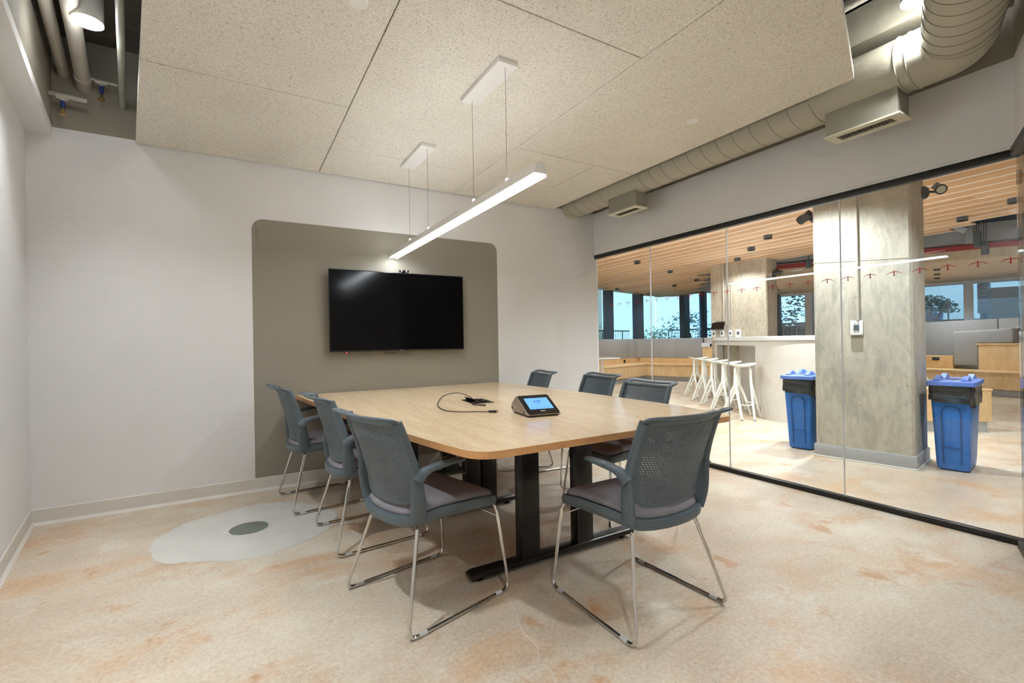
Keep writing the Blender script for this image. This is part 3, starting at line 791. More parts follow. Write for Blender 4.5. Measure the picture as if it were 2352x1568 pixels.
        for i in range(NC*2):                                   # top and bottom margins
            u0 = -.90+cu/2*i; u1 = u0+cu/2
            b.face((vid(u0,.955,back),vid(u1,.955,back),vid(u1,1.0,back),vid(u0,1.0,back)))
            b.face((vid(u0,.055,back),vid(u1,.055,back),vid(u1*.985,.018,back),vid(u0*.985,.018,back)))
        for s in (-1,1):
            b.face((vid(s*.90,.955,back),vid(s*1.0,.955,back),vid(s*1.0,1.0,back),vid(s*.90,1.0,back)))
            b.face((vid(s*.90,.055,back),vid(s*1.0,.055,back),vid(s*.90*.985,.018,back)))
    b.build('back_panel', MT['shell'], t, angle=60)
    # cushion
    b = B(); b.loft([ring(.93,.452), ring(.965,.458), ring(.97,.468), ring(.94,.479), ring(.84,.485), ring(.5,.487), ring(.05,.487)])
    b.build('seat_cushion', MT['cushion'], t, angle=60)
    for s in (-1,1):
        p = [(s*.2488,-.098,.648),(s*.252,-.05,.652),(s*.254,-.01,.654),(s*.252,.018,.653),(s*.249,.032,.651)]
        b = B(); b.sweep(p, [.0195,.021,.021,.018,.009], [.0155,.012,.0105,.009,.005], ref=(0,.1,1), n=14, p=2.5); b.build('armrest', MT['shell'], t, angle=50)
    # chrome sled, one loop per side
    for s in (-1,1):
        path = fillet([(s*.10,-.12,.392),(s*.183,-.165,.402),(s*.275,-.272,.0085),(s*.260,.272,.0085),(s*.226,.228,.402),(s*.10,.215,.398)], [0,.03,.045,.045,.035,0], 7)
        b = B(); b.tube([tuple(p) for p in path], .0078, 10); lg = b.build('leg', MT['chrome'], t)
        for y in (-.205,.205):
            b = B(); x = .275-.015*(y+.272)/.544
            b.tube([(s*x,y-.018,.0085),(s*(x-.001),y+.018,.0085)], .0098, 10); b.build('glide', MT['clear_plastic'], lg)
        b = B(); b.tube([(s*.231,.234,.345),(s*.12,.17,.384)], .0035, 8); b.build('brace', MT['chrome'], t)
    return t
chair0 = make_chair()
GRP = 'slate grey armchairs round the conference table'
CH = [((.755,2.092), math.atan2(-.974,.225)+0, 'slate armchair on the left side of the table, nearest the viewer of three'),
      ((.70,2.95), None, 'slate armchair in the middle of the three along the left of the table'),
      ((.555,3.78), None, 'slate armchair on the left of the table, in front of the accent panel edge'),
      ((1.53,1.545), None, 'slate armchair at the near end of the table, its back to the viewer'),
      ((2.20,2.375), None, 'dark backed armchair across the table, nearest of the three by the glass'),
      ((2.45,3.17), None, 'dark backed armchair across the table, middle of the three by the glass'),
      ((2.30,3.865), None, 'dark backed armchair across the table, closest to the television wall')]
FACE = [13.2, 3.4, 5.0, 91.0, 176, 173, 168]
for k, ((x,y), _, lab) in enumerate(CH):
    o = chair0 if k == 0 else copy_tree(chair0)
    o.location = (x, y, .0017 if k in (1,2) else 0); o.rotation_euler.z = math.radians(FACE[k]-90); o['label'] = lab; o['group'] = GRP

# ------------------------------------------------------------------ television with webcam
tv = thing('television', 'large black flat screen television on the taupe panel', 'television', (1.294,4.2,1.09))
X0,X1,Z0,Z1,YF = .675,1.913,1.0906,1.7989,4.178
b = B(); b.box(X0,X1,YF,YF+.012,Z0,Z1); b.box(X0+.25,X1-.25,YF+.012,YF+.05,Z0+.1,Z1-.12); b.build('casing', MT['black_plastic'], tv, bevel=.003, world=True)
b = B(); b.box(X0+.007,X1-.007,YF-.0016,YF,Z0+.013,Z1-.007); b.build('screen', MT['screen'], tv, world=True, smooth=False)
b = B(); b.box(1.05,1.55,YF+.05,YW-.002,1.30,1.60); b.build('wall_bracket', MT['black_metal'], tv, world=True)
b = B(); b.box(1.276,1.312,YF-.0022,YF-.0004,Z0+.002,Z0+.008); b.build('badge', MT['silver'], tv, world=True, smooth=False)
b = B(); b.box(.792,.836,YF+.001,YF+.010,Z0-.007,Z0); se = b.build('sensor', MT['black_plastic'], tv, world=True, bevel=.001)
b = B(); b.box(.808,.818,YF-.0004,YF+.004,Z0-.0062,Z0-.0012); b.build('indicator_light', MT['led_red'], se, world=True, smooth=False)
wc = thing('webcam', 'small black and silver webcam clipped on top of the television', 'camera', (1.322,4.19,1.80))
b = B(); b.sweep([(1.280,4.172,1.813),(1.322,4.168,1.813),(1.366,4.172,1.813)], .013, .0115, n=14, p=3.2); b.build('body', MT['black_plastic'], wc, world=True)
for x in (1.302,1.343):
    b = B(); b.box(x-.008,x+.008,4.1555,4.160,1.803,1.823); b.build('silver_plate', MT['silver'], wc, world=True, bevel=.001)
b = B(); b.lathe([(0,0),(.009,0),(.009,.006),(0,.006)], (1.322,4.1615,1.814), 18, (0,-1,0)); b.build('lens', MT['black_gloss'], wc, world=True)
b = B(); b.box(1.308,1.337,4.171,4.20,1.799,1.803); b.box(1.308,1.337,4.1705,4.1765,1.786,1.803); b.build('clip', MT['black_plastic'], wc, world=True)
b = B(); b.tube(cat_rom([(1.13,4.20,1.093),(1.16,4.198,1.076),(1.205,4.196,1.070),(1.25,4.198,1.078),(1.275,4.20,1.093)], 6), .0022, 6)
tag(b.build('cable', MT['black_plastic'], loc=(1.2,4.2,1.07)), 'thin black cable drooping below the television', 'cable')

# ------------------------------------------------------------------ on the table
dv = thing('conference_console', 'wedge shaped tabletop conference console with a glowing blue touch screen', 'console', (1.452,2.215,TZ), math.radians(-9))
W = .098
sec = [(-.118,.012),(-.118,.018),(-.04,.092),(-.032,.096),(.128,.060),(.132,.052),(.128,.034),(.112,.012)]   # (y back, z): screen face slopes to the front
sec = [(-.112,.008),(-.115,.014),(.052,.098),(.062,.098),(.128,.050),(.130,.038),(.112,.008)]
b = B(); b.loft([[(x*1.0,y,z) for y,z in sec] for x in (-W,W)]); b.build('body', MT['device_side'], dv, bevel=.004)
b = B(); b.box(-W+.01,W-.01,-.10,.105,.0,.010); b.build('foot_pad', MT['black_plastic'], dv, smooth=False)
n0 = Vector((0,-.115,.014)); n1 = Vector((0,.052,.098)); tv_ = (n1-n0).normalized(); nn_ = Vector((0,-tv_.z,tv_.y))
def onface(x, s, h=0): p = n0+tv_*s+nn_*h; return (x,p.y,p.z)
L_ = (n1-n0).length
b = B(); b.extrude([onface(x*1.0, L_/2+y, .0005) for x,y in rrect(W*2-.006, L_-.004, .012)], nn_*.003); fc = b.build('face', MT['black_gloss'], dv, smooth=False)
b = B(); b.extrude([onface(x+.004, L_*.53+y, .0036) for x,y in rrect(.142, .108, .001, 1)], nn_*.0006); sc = b.build('display', MT['blue_screen'], dv, smooth=False)
b = B(); b.extrude([onface(x, .0265+y, .0036) for x,y in rrect(.030,.004,.001,1)], nn_*.0006); b.build('badge', MT['white_plastic'], fc, smooth=False)
b = B(); b.extrude([onface(x, .010+y, .0030) for x,y in rrect(W*2-.012,.006,.001,1)], nn_*.001); b.build('speaker_slot', MT['black_plastic'], fc, smooth=False)
def text(body, size, name, mat, parent, mtx, extrude=.0002):
    cu = bpy.data.curves.new(name, 'FONT'); cu.body = body; cu.size = size; cu.extrude = extrude; cu.align_x = 'CENTER'; cu.align_y = 'CENTER'
    o = bpy.data.objects.new(name, cu); C.objects.link(o)
    me = bpy.data.meshes.new_from_object(o.evaluated_get(bpy.context.evaluated_depsgraph_get())); bpy.data.objects.remove(o)
    me.transform(mtx); me.materials.clear(); me.materials.append(mat)
    o = bpy.data.objects.new(name, me); C.objects.link(o)
    if parent: o.parent = parent
    return o
px = Vector(onface(.004, L_*.53+.020, .0044)); M4 = Matrix(((1,0,0,px.x),(0,tv_.y,nn_.y,px.y),(0,tv_.z,nn_.z,px.z),(0,0,0,1)))
text('6:05', .027, 'clock_digits', MT['ink'], sc, M4)
px = Vector(onface(.004, L_*.53+.002, .0044)); M4.translation = px
b = B(); b.extrude([onface(x+.004, L_*.53+.002+y, .0042) for x,y in rrect(.026,.0022,.001,1)], nn_*.0003); b.build('date_line', MT['ink'], sc, smooth=False)
b = B()
for k in range(5): b.extrude([onface(x-.05+.024*k, L_*.53-.044+y, .0042) for x,y in rrect(.007,.003,.001,1)], nn_*.0003)
b.build('icon', MT['ink'], sc, smooth=False)
b = B()
for yy,zz in ((-.07,.012),(.105,.020)):
    for k in range(4): b.box(-W-.0006,-W+.001, yy+.006*k, yy+.006*k+.003, zz, zz+.014)
b.build('vent_slot', MT['black_plastic'], dv, smooth=False)

pb = thing('table_power_box', 'black flip-up power box set into the table', 'power box', (1.436,2.93,TZ), math.radians(-6))
b = B()
for x0,x1,y0,y1 in ((-.078,.078,-.125,-.112),(-.078,.078,.112,.125),(-.078,-.066,-.112,.112),(.066,.078,-.112,.112)): b.box(x0,x1,y0,y1,.0,.003)
b.build('frame', MT['black_metal'], pb, bevel=.0008)
b = B(); b.box(-.066,.066,-.112,.112,.0003,.001); b.build('well', MT['black_plastic'], pb, smooth=False)
b = B(); b.obox((-.048,.005,.012),(0,1,0),(-.5,0,.87),(.87,0,.5),.105,.016,.002); b.build('lid', MT['black_gloss'], pb, smooth=False)
b = B(); b.box(.01,.05,-.06,.0,.001,.008); b.box(.01,.05,.03,.08,.001,.008); b.build('socket', MT['black_plastic'], pb, bevel=.001)
cb = thing('video_cable', 'brown video cable curling from the power box to its plug on the table', 'cable', (1.16,2.6,TZ))
pts = cat_rom([(1.425,2.965,.748),(1.42,3.03,.772),(1.375,3.14,.790),(1.28,3.15,.775),(1.17,2.99,.753),(1.095,2.78,.7495),(1.075,2.62,.7495),(1.115,2.53,.7495),(1.185,2.475,.7495),(1.255,2.42,.7495)], 8)
b = B(); b.sweep([tuple(p) for p in pts], .0042, .0028, ref=(0,0,1), n=8, p=2.6); b.build('lead', MT['brown_cable'], cb, world=True)
d = Vector((.78,-.62,0)).normalized(); n_ = Vector((.62,.78,0)); c0 = Vector((1.275,2.403,.752))
b = B(); b.obox(c0,d,n_,(0,0,1),.024,.010,.0055); pl_ = b.build('plug', MT['black_plastic'], cb, bevel=.002, world=True)
b = B(); b.obox(c0+d*.029,d,n_,(0,0,1),.006,.007,.0028); b.build('plug_tip', MT['silver'], pl_, world=True, smooth=False)
b = B(); b.obox(c0+Vector((0,0,.0056)),d,n_,(0,0,1),.010,.0025,.0002); b.build('plug_mark', MT['white_plastic'], pl_, world=True, smooth=False)
ad = thing('port_adapter', 'short brown strip of sockets on a wire beside the power box', 'adapter', (1.345,2.72,TZ))
d = Vector((.55,-.84,0)).normalized(); n_ = Vector((.84,.55,0)); c0 = Vector((1.345,2.715,.7505))
b = B(); b.obox(c0,d,n_,(0,0,1),.043,.009,.0052); bd = b.build('body', MT['brown_cable'], ad, bevel=.0015, world=True)
b = B()
for k in range(4): b.obox(c0+d*(-.026+.017*k)-n_*.0092+Vector((0,0,.0005)),d,n_,(0,0,1),.0045,.0006,.002)
b.build('port', MT['silver'], bd, world=True, smooth=False)
b = B(); b.tube(cat_rom([c0-d*.042,c0-d*.06+Vector((0,0,.006)),Vector((1.375,2.80,.766)),Vector((1.40,2.86,.752))], 6), .002, 6); b.build('wire', MT['brown_cable'], ad, world=True)
# ------------------------------------------------------------------ lobby shell
def V2(x, y): return Vector((x, y))
e1, e2 = V2(.957,.29).normalized(), V2(.29,-.957).normalized()
Q1 = V2(12.4, 11.33); QA = Q1 - e1*9.15; QB = Q1 + e2*15.5
SILL = .98
def quad(p, q, th, nrm, z0, z1, bb):
    o = nrm*th; bb.prism([(p.x,p.y),(q.x,q.y),(q.x+o.x,q.y+o.y),(p.x+o.x,p.y+o.y)], z0, z1)
n1o, n2o = V2(-e1.y,e1.x), V2(-e2.y,e2.x)                        # outward normals
if n1o.y < 0: n1o = -n1o
if n2o.x < 0: n2o = -n2o
w1 = thing('window_2', 'long lobby window facing the garden railing', None, (Q1.x,Q1.y,0), kind='structure')
w2 = thing('window_3', 'long lobby window behind the bar and the grey sofa', None, (Q1.x,Q1.y,0), kind='structure')
for w, p, q, no in ((w1,QA,Q1,n1o),(w2,Q1,QB,n2o)):
    b = B(); quad(p,q,.22,no,0,SILL,b); b.build('sill_wall', MT['grey_paint'], w, world=True, smooth=False)
    b = B(); quad(p+no*.07,q+no*.07,.012,no,SILL,2.66,b); b.build('pane', MT['ext_glass'], w, world=True, smooth=False)
b = B(); quad(QA,Q1,.22,n1o,2.66,DECK,b); b.build('header', MT['white_column'], w1, world=True, smooth=False)
b = B(); quad(Q1,Q1+e2*2.6,.22,n2o,2.66,DECK,b); quad(Q1+e2*2.6,QB,.22,n2o,2.34,DECK,b); b.build('header', MT['white_column'], w2, world=True, smooth=False)
def mull(w, p, d, no, wd, dep, mt, z1=2.66, inn=.05):
    b = B(); a = p-d*wd/2-no*inn; c = p+d*wd/2-no*inn; quad(a,c,dep,no,SILL,z1,b); b.build('mullion', MT[mt], w, world=True, smooth=False)
for t, wd in ((2.93,.11),(1.08,.19),(5.0,.11),(7.0,.19)): mull(w1, Q1-e1*t, e1, n1o, wd, .30, 'mullion')
for t, wd, dep, mt in ((.935,.17,.42,'mullion'),(1.60,.11,.24,'mullion'),(3.76,.07,.20,'mullion'),(4.50,.17,.30,'white_column'),(7.68,.16,.30,'white_column'),(9.6,.16,.3,'white_column')):
    mull(w2, Q1+e2*t, e2, n2o, wd, dep, mt, 2.66)
# walls of the lobby that close it outside the view
b = B(); b.box(XG, XG+.14, YW+.13, QA.y+.5, 0, DECK)
tag(b.build('wall_lobby', MT['wall'], smooth=False), 'plain lobby wall beyond the television wall', kind='structure')
b = B(); b.box(-.6, 17, -3.3, -3.16, 0, DECK)
tag(b.build('wall_far', MT['wall'], smooth=False), 'plain far wall of the lobby to the right', kind='structure')

# concrete columns
def column(A, Bp, depth, label, mt, base=True):
    A = V2(*A); Bp = V2(*Bp); u = (A-Bp).normalized(); n = V2(u.y,-u.x)
    b = B(); c = .018
    P = [A+u*0-u*c, A+n*c, A+n*depth, Bp+n*depth, Bp+n*c, Bp+u*c]
    P = [Bp+u*c, A-u*c, A+n*c, A+n*(depth-c), A+n*depth-u*c, Bp+n*depth+u*c, Bp+n*(depth-c), Bp+n*c]
    ctr = (A+Bp)/2+n*depth/2
    b.prism([(p.x,p.y) for p in P], 0, DECK)
    col = tag(b.build('column', MT[mt], smooth=False, loc=(ctr.x,ctr.y,0)), label, kind='structure')
    if base:
        o = .012; Pb = [Bp-u*o-n*o, A+u*o-n*o, A+u*o+n*(depth+o), Bp-u*o+n*(depth+o)]
        b = B(); b.prism([(p.x,p.y) for p in Pb], 0, .118); bs = b.build('base_strip', MT['grey_base'], col, world=True, bevel=.003)
        o = .02; Pb = [Bp-u*o-n*o, A+u*o-n*o, A+u*o+n*(depth+o), Bp-u*o+n*(depth+o)]
        b = B(); b.prism([(p.x,p.y) for p in Pb], 0, .012); b.build('toe', MT['trim_light'], bs, world=True, bevel=.003)
    return A, Bp, u, n, col
A1, B1, u1, n1, col1 = column((4.862,2.446),(4.980,1.711), .535, 'rough grey concrete column right behind the glass', 'concrete')
A2, B2, u2, n2, col2 = column((8.091,5.988),(8.259,4.944), .462, 'warm grey concrete column behind the bar', 'concrete_warm')
def facept(A, u, n, along, z, out=0): p = A-u*along-n*out; return (p.x,p.y,z)
# formwork joint lines and the bare patch below the control
b = B(); p,q = facept(A1,u1,n1,.0,1.872,.0012), facept(A1,u1,n1,.744,1.815,.0012); b.bar(p,q,.0024,.006); b.build('form_joint', MT['patch_dark'], col1, world=True, smooth=False)
b = B()
ou = [(x,z) for x,z in rrect(.094,.17,.025)]
b.extrude([facept(A1,u1,n1,.347+x,1.095+z,.0012) for x,z in ou], (n1.x*.003,n1.y*.003,0)); b.build('bare_patch', MT['patch_dark'], col1, world=True, smooth=False)
def control(A, u, n, al, z, w, h, label, name='wall_control', cat='control', grp=None):
    t = thing(name, label, cat, facept(A,u,n,al,z,.0), 0, grp)
    b = B(); b.extrude([facept(A,u,n,al+x,z+y,.014) for x,y in rrect(w,h,.006)], (n.x*.014,n.y*.014,0)); b.build('plate', MT['white_plastic'], t, world=True, bevel=.0015)
    b = B(); b.extrude([facept(A,u,n,al+x,z+y,.0165) for x,y in rrect(w*.46,h*.38,.003)], (n.x*.003,n.y*.003,0)); b.build('screen', MT['pend_grey'], t, world=True, smooth=False)
    b = B()
    for s in (-1,1):
        for k in (-1,1): b.extrude([facept(A,u,n,al+k*w*.13+x,z+s*h*.27+y,.016) for x,y in rrect(w*.16,h*.05,.002,2)], (n.x*.003,n.y*.003,0))
    b.build('button', MT['grey_plastic'], t, world=True, smooth=False)
    return t
def conduit(A, u, n, al, z0, z1, r, label, straps=()):
    p = facept(A,u,n,al,z0,r+.002); t = thing('conduit', label, 'pipe', p)
    b = B(); b.tube([p, facept(A,u,n,al,z1,r+.002)], r, 12); b.build('pipe', MT['beige_pipe'], t, world=True)
    for z in straps:
        b = B(); b.extrude([facept(A,u,n,al+x,z+y,.004) for x,y in rrect(r*5,.02,.004,2)], (n.x*.004,n.y*.004,0)); b.tube([facept(A,u,n,al,z-.008,r+.002),facept(A,u,n,al,z+.008,r+.002)], r*1.15, 12); b.build('strap', MT['beige_pipe'], t, world=True)
control(A1,u1,n1,.347,1.231,.094,.134,'white wall control with a small screen on the near column')
conduit(A1,u1,n1,.360,1.298,2.6,.012,'pale conduit running down the near column to the wall control',(1.52,2.2))
for k,(al,lab) in enumerate(((.061,'first of four small white controls on the far column, below the tablet'),(.227,'second of four small white controls on the far column, under the tablet edge'),(.388,'third of four small white controls on the far column'),(.536,'fourth and largest white control on the far column, rightmost'))):
    control(A2,u2,n2,al,1.253,.075 if k<3 else .105,.125 if k<3 else .145,lab,grp='controls on the far column')
for al,z0,lab,r in ((.271,1.47,'pale conduit on the far column running down to the tablet',.016),(.414,1.316,'thin conduit on the far column above the third control',.009),(.570,1.326,'pale conduit on the far column above the largest control',.012)):
    conduit(A2,u2,n2,al,z0,2.56,r,lab)
tbl = thing('wall_tablet', 'black wall tablet tilted up on the far column', 'tablet', facept(A2,u2,n2,.18,1.40,.0))
b = B(); c = Vector(facept(A2,u2,n2,.18,1.405,.075)); U = Vector((-u2.x,-u2.y,0)); Nn = Vector((-n2.x,-n2.y,0)); upv = (Vector((0,0,1))*.9-Nn*.43).normalized(); nf = U.cross(upv).normalized()
b.obox(c,U,upv,nf,.125,.082,.008); b.build('casing', MT['black_plastic'], tbl, bevel=.003, world=True)
s_ = 1 if nf.dot(Nn) > 0 else -1
b = B(); b.obox(c+nf*(.0085*s_),U,upv,nf,.117,.070,.0006); b.build('screen', MT['black_gloss'], tbl, world=True, smooth=False)
b = B(); b.bar(c, facept(A2,u2,n2,.18,1.39,0), .05, .05); b.build('bracket', MT['black_plastic'], tbl, world=True)
# emergency spot heads on the columns
def emergency(base, out, aim, label):
    t = thing('emergency_spotlight', label, 'light', base, 0, 'black spotlights on the concrete columns')
    o = Vector(out).normalized(); p = Vector(base); a = Vector(aim).normalized()
    b = B(); b.lathe([(0,0),(.062,0),(.060,.022),(.035,.045),(.0,.05)], p, 22, o); b.build('base', MT['black_plastic'], t, world=True)
    h = p+o*.125+Vector((0,0,.005))
    b = B(); b.tube([p+o*.04, p+o*.085+Vector((0,0,-.012)), h], .011, 10); b.build('arm', MT['black_plastic'], t, world=True)
    b = B(); b.lathe([(0,-.05),(.036,-.05),(.044,-.012),(.044,.022),(.040,.022),(0,.016)], h, 20, a); hd = b.build('head', MT['black_plastic'], t, world=True)
    b = B(); b.lathe([(0,.018),(.034,.018),(.034,.021),(0,.021)], h, 20, a); b.build('lens', MT['lamp_end'] if False else MT['cream'], hd, world=True)
    b = B(); b.obox(h-a*.075, a.orthogonal(), a.cross(a.orthogonal()), a, .034,.030,.034); b.build('heat_sink', MT['black_plastic'], hd, world=True, bevel=.004)
pb_ = B1+n1*.485
emergency((pb_.x,pb_.y,2.46), (-u1.x,-u1.y,0), (-.75,-.45,-.45), 'black spotlight on the near column, high on its right side')
pa_ = A1+n1*.10
emergency((pa_.x,pa_.y,2.335), (u1.x,u1.y,0), (.3,.9,-.35), 'black spotlight peeking past the left side of the near column')
pc_ = B2+n2*.30
emergency((pc_.x,pc_.y,2.33), (-u2.x,-u2.y,0), (.3,-.8,-.4), 'black spotlight high on the right side of the far column')

# ------------------------------------------------------------------ slatted timber ceilings
SZ, PIT, BW = 2.60, .255, .218
sd = V2(math.sin(math.radians(1.5)), math.cos(math.radians(1.5))); sn = V2(sd.y,-sd.x)
random.seed(11)
def lerp(tab, x):
    for (a,ya),(c,yc) in zip(tab, tab[1:]):
        if a <= x <= c: return ya+(yc-ya)*(x-a)/(c-a)
    return tab[0][1] if x < tab[0][0] else tab[-1][1]
ymax = [(3.7,8.3),(8.64,9.95),(9.4,10.15),(10.3,10.38),(11.7,11.0),(12.45,11.1)]
ymin = [(3.7,-2.9),(8.1,-2.9),(8.12,1.82),(8.3,2.1),(8.6,2.74),(8.63,4.9),(8.8,5.2),(9.0,6.9),(9.7,7.4),(11.6,9.2),(12.45,9.9)]
b = B(); g = B()
k = 0; x = 3.95
while x < 12.4:
    st = .16*((k*7)%3-1); y1 = lerp(ymax, x)+st; y0 = lerp(ymin, x)+st*.8
    if y1-y0 > .3:
        for bb, off, wd, za, zb in ((b,0,BW,SZ,SZ+.02),(g,PIT/2,PIT-BW+.002,SZ+.0006,SZ+.021)):
            xs = x+off; p = V2(xs+sd.x*(y0-3)/sd.y, y0); q = V2(xs+sd.x*(y1-3)/sd.y, y1)
            bb.prism([(p.x-wd/2,p.y),(q.x-wd/2,q.y),(q.x+wd/2,q.y),(p.x+wd/2,p.y)], za, zb)
    x += PIT; k += 1
sl = tag(b.build('ceiling', MT['slat'], smooth=False), 'timber slat ceiling over the lobby beside the glass', kind='structure')
g.build('white_gap', MT['gap_white'], sl, smooth=False)
# far slat ceiling with a red edge
H2 = 2.40
N0, N1 = V2(9.2,5.85), V2(11.75,.0); fd = (N1-N0).normalized(); fnn = V2(-fd.y,fd.x)
if fnn.x < 0: fnn = -fnn
b = B(); g = B()
for k in range(19):
    o = .10+k*.245; a = -0.1 + (.25 if k%3 else .0) + o*.02; L = (N1-N0).length+o*.1
    for bb, off, wd, za in ((b,0,.212,H2),(g,.1225,.035,H2+.0006)):
        p = N0+fd*a+fnn*(o+off); q = N0+fd*L+fnn*(o+off)
        lim = Q1+e2*1; 
        h = fnn*(wd/2); bb.prism([tuple(p-h),tuple(q-h),tuple(q+h),tuple(p+h)], za, za+.02)
s2 = tag(b.build('ceiling', MT['slat2'], smooth=False), 'far timber slat ceiling with a red upper edge', kind='structure')
g.build('white_gap', MT['gap_white'], s2, smooth=False)
b = B(); quad(N0-fd*.05, N0+fd*1.9, .02, fnn, H2, H2+.125, b); quad(N0+fd*1.9+fnn*(-.06), N1-fnn*.06, .02, fnn, H2, H2+.15, b); b.build('fascia', MT['slat2'], s2, smooth=False)
b = B(); quad(N0-fd*.05, N0+fd*1.9, .03, fnn, H2+.125, H2+.215, b); quad(N0+fd*1.9-fnn*.06, N1-fnn*.06, .03, fnn, H2+.15, H2+.235, b)
quad(N0-fd*.30-fnn*.0, N0-fd*.02, .03, fnn, H2-.01, H2+.10, b); b.build('red_edge', MT['red_fascia'], s2, smooth=False)
# lobby downlights
def downlight(x, y, z, label, power, R=.055, h=.05):
    t = thing('downlight', label, 'light', (x,y,z-h), 0, 'small downlights under the slatted ceilings')
    b = B(); b.lathe([(R,.0),(R,h),(0,h)], (x,y,z-h), 20); b.lathe([(R,0),(R*.9,0),(R*.88,.006)], (x,y,z-h), 20); b.build('barrel', MT['pend_grey'], t, world=True)
    b = B(); b.lathe([(0,.003),(R*.9,.003),(R*.9,.008),(0,.008)], (x,y,z-h), 18); b.build('lens', MT['down'], t, world=True)
    spot((x,y,z-h-.02), power, 150, .06)
LD_ = [((6.34,6.21),'downlight on the slats above the two chairs by the television wall'),((7.86,6.77),'second downlight along the row from the television wall'),((9.60,7.47),'downlight on the slats beside the far column, on its left'),
 ((10.02,8.50),'pale downlight deep in the slats before the corner window'),((9.12,9.70),'downlight at the window edge of the slats, farthest left'),((11.04,10.35),'downlight at the corner of the slats, above the bench corner'),
 ((6.48,3.85),'downlight on the slats closest to the near column, on its left'),((7.10,4.49),'second downlight from the near column along the slats'),((7.78,5.19),'third downlight from the near column along the slats'),((8.35,5.80),'fourth downlight from the near column, before the far column'),
 ((7.19,1.58),'downlight on the slats at the right edge of the glass'),((7.72,2.145),'downlight on the slats just right of the near column')]
LOBBY_W = 22
for (x,y),lab in LD_: downlight(x, y, SZ, lab, LOBBY_W)
for x,y in ((4.35,.7),(4.35,4.6),(4.35,2.3),(4.5,6.2),(5.95,2.68)): downlight(x, y, SZ, 'downlight on the slats close behind the glass header', 46 if x < 5 else 90)  # out-of-view lamps added to brighten the near column and counter front
for (o,a),lab in (((1.1,3.0),'downlight under the far slat ceiling, left of three'),((2.0,3.1),'downlight under the far slat ceiling, middle of three'),((2.9,3.2),'downlight under the far slat ceiling, right of three')):
    p = N0+fd*a+fnn*o; downlight(p.x,p.y,H2,lab,18,.05,.03)
# hanging cylinders in the gap between the two ceilings
for x,y,z,hh,lab in ((9.57,2.49,2.455,.235,'charcoal cylinder pendant hanging in the gap, higher of the pair'),(9.72,2.45,2.35,.20,'charcoal cylinder pendant hanging in the gap, lower of the pair'),(9.12,4.66,2.43,.16,'charcoal cylinder pendant half hidden behind the near column')):
    t = thing('cylinder_pendant', lab, 'light', (x,y,z), 0, 'charcoal cylinder pendants')
    b = B(); b.lathe([(.046,.0),(.046,hh),(0,hh)], (x,y,z), 20); b.build('shade', MT['pend_grey'], t, world=True)
    b = B(); b.lathe([(0,.004),(.042,.004),(.042,.008),(0,.008)], (x,y,z), 18); b.build('lens', MT['down'], t, world=True)
    for s in (-1,1):
        b = B(); b.tube([(x-.4*s*.06,y-.02*s,z+hh),(x-.4*s*.06,y-.02*s,DECK)], .004, 6); b.build('rod', MT['black_plastic'], t, world=True)
# steelwork in the gap
t_ = fd
p0, p1 = N0-fd*1.2-fnn*.25, N1-fnn*.25
b = B(); quad(p0,p1,.25,fnn,2.66,2.93,b); tag(b.build('beam', MT['beam'], smooth=False), 'grey steel beam above the far slat ceiling', kind='structure')
b = B(); quad(p0+fnn*.6,p1+fnn*.6,.5,fnn,2.98,3.22,b); tag(b.build('box_duct', MT['blue_duct'], smooth=False), 'blue grey boxed duct above the steel beam', 'duct')
m0 = N0+fd*3.25-fnn*.30
b = B(); b.bar((m0.x,m0.y,2.62),(m0.x,m0.y,3.2),.09,.09,(1,0,0)); tag(b.build('steel_post', MT['beam'], smooth=False), 'grey steel post under the beam in the ceiling gap', 'post')
b = B(); c0 = m0-fd*.05; c1 = m0-fd*.75; b.bar((c0.x,c0.y,2.83),(c1.x,c1.y,3.22),.10,.07); tag(b.build('steel_brace', MT['white_column'], smooth=False), 'white diagonal steel brace in the ceiling gap', 'brace')
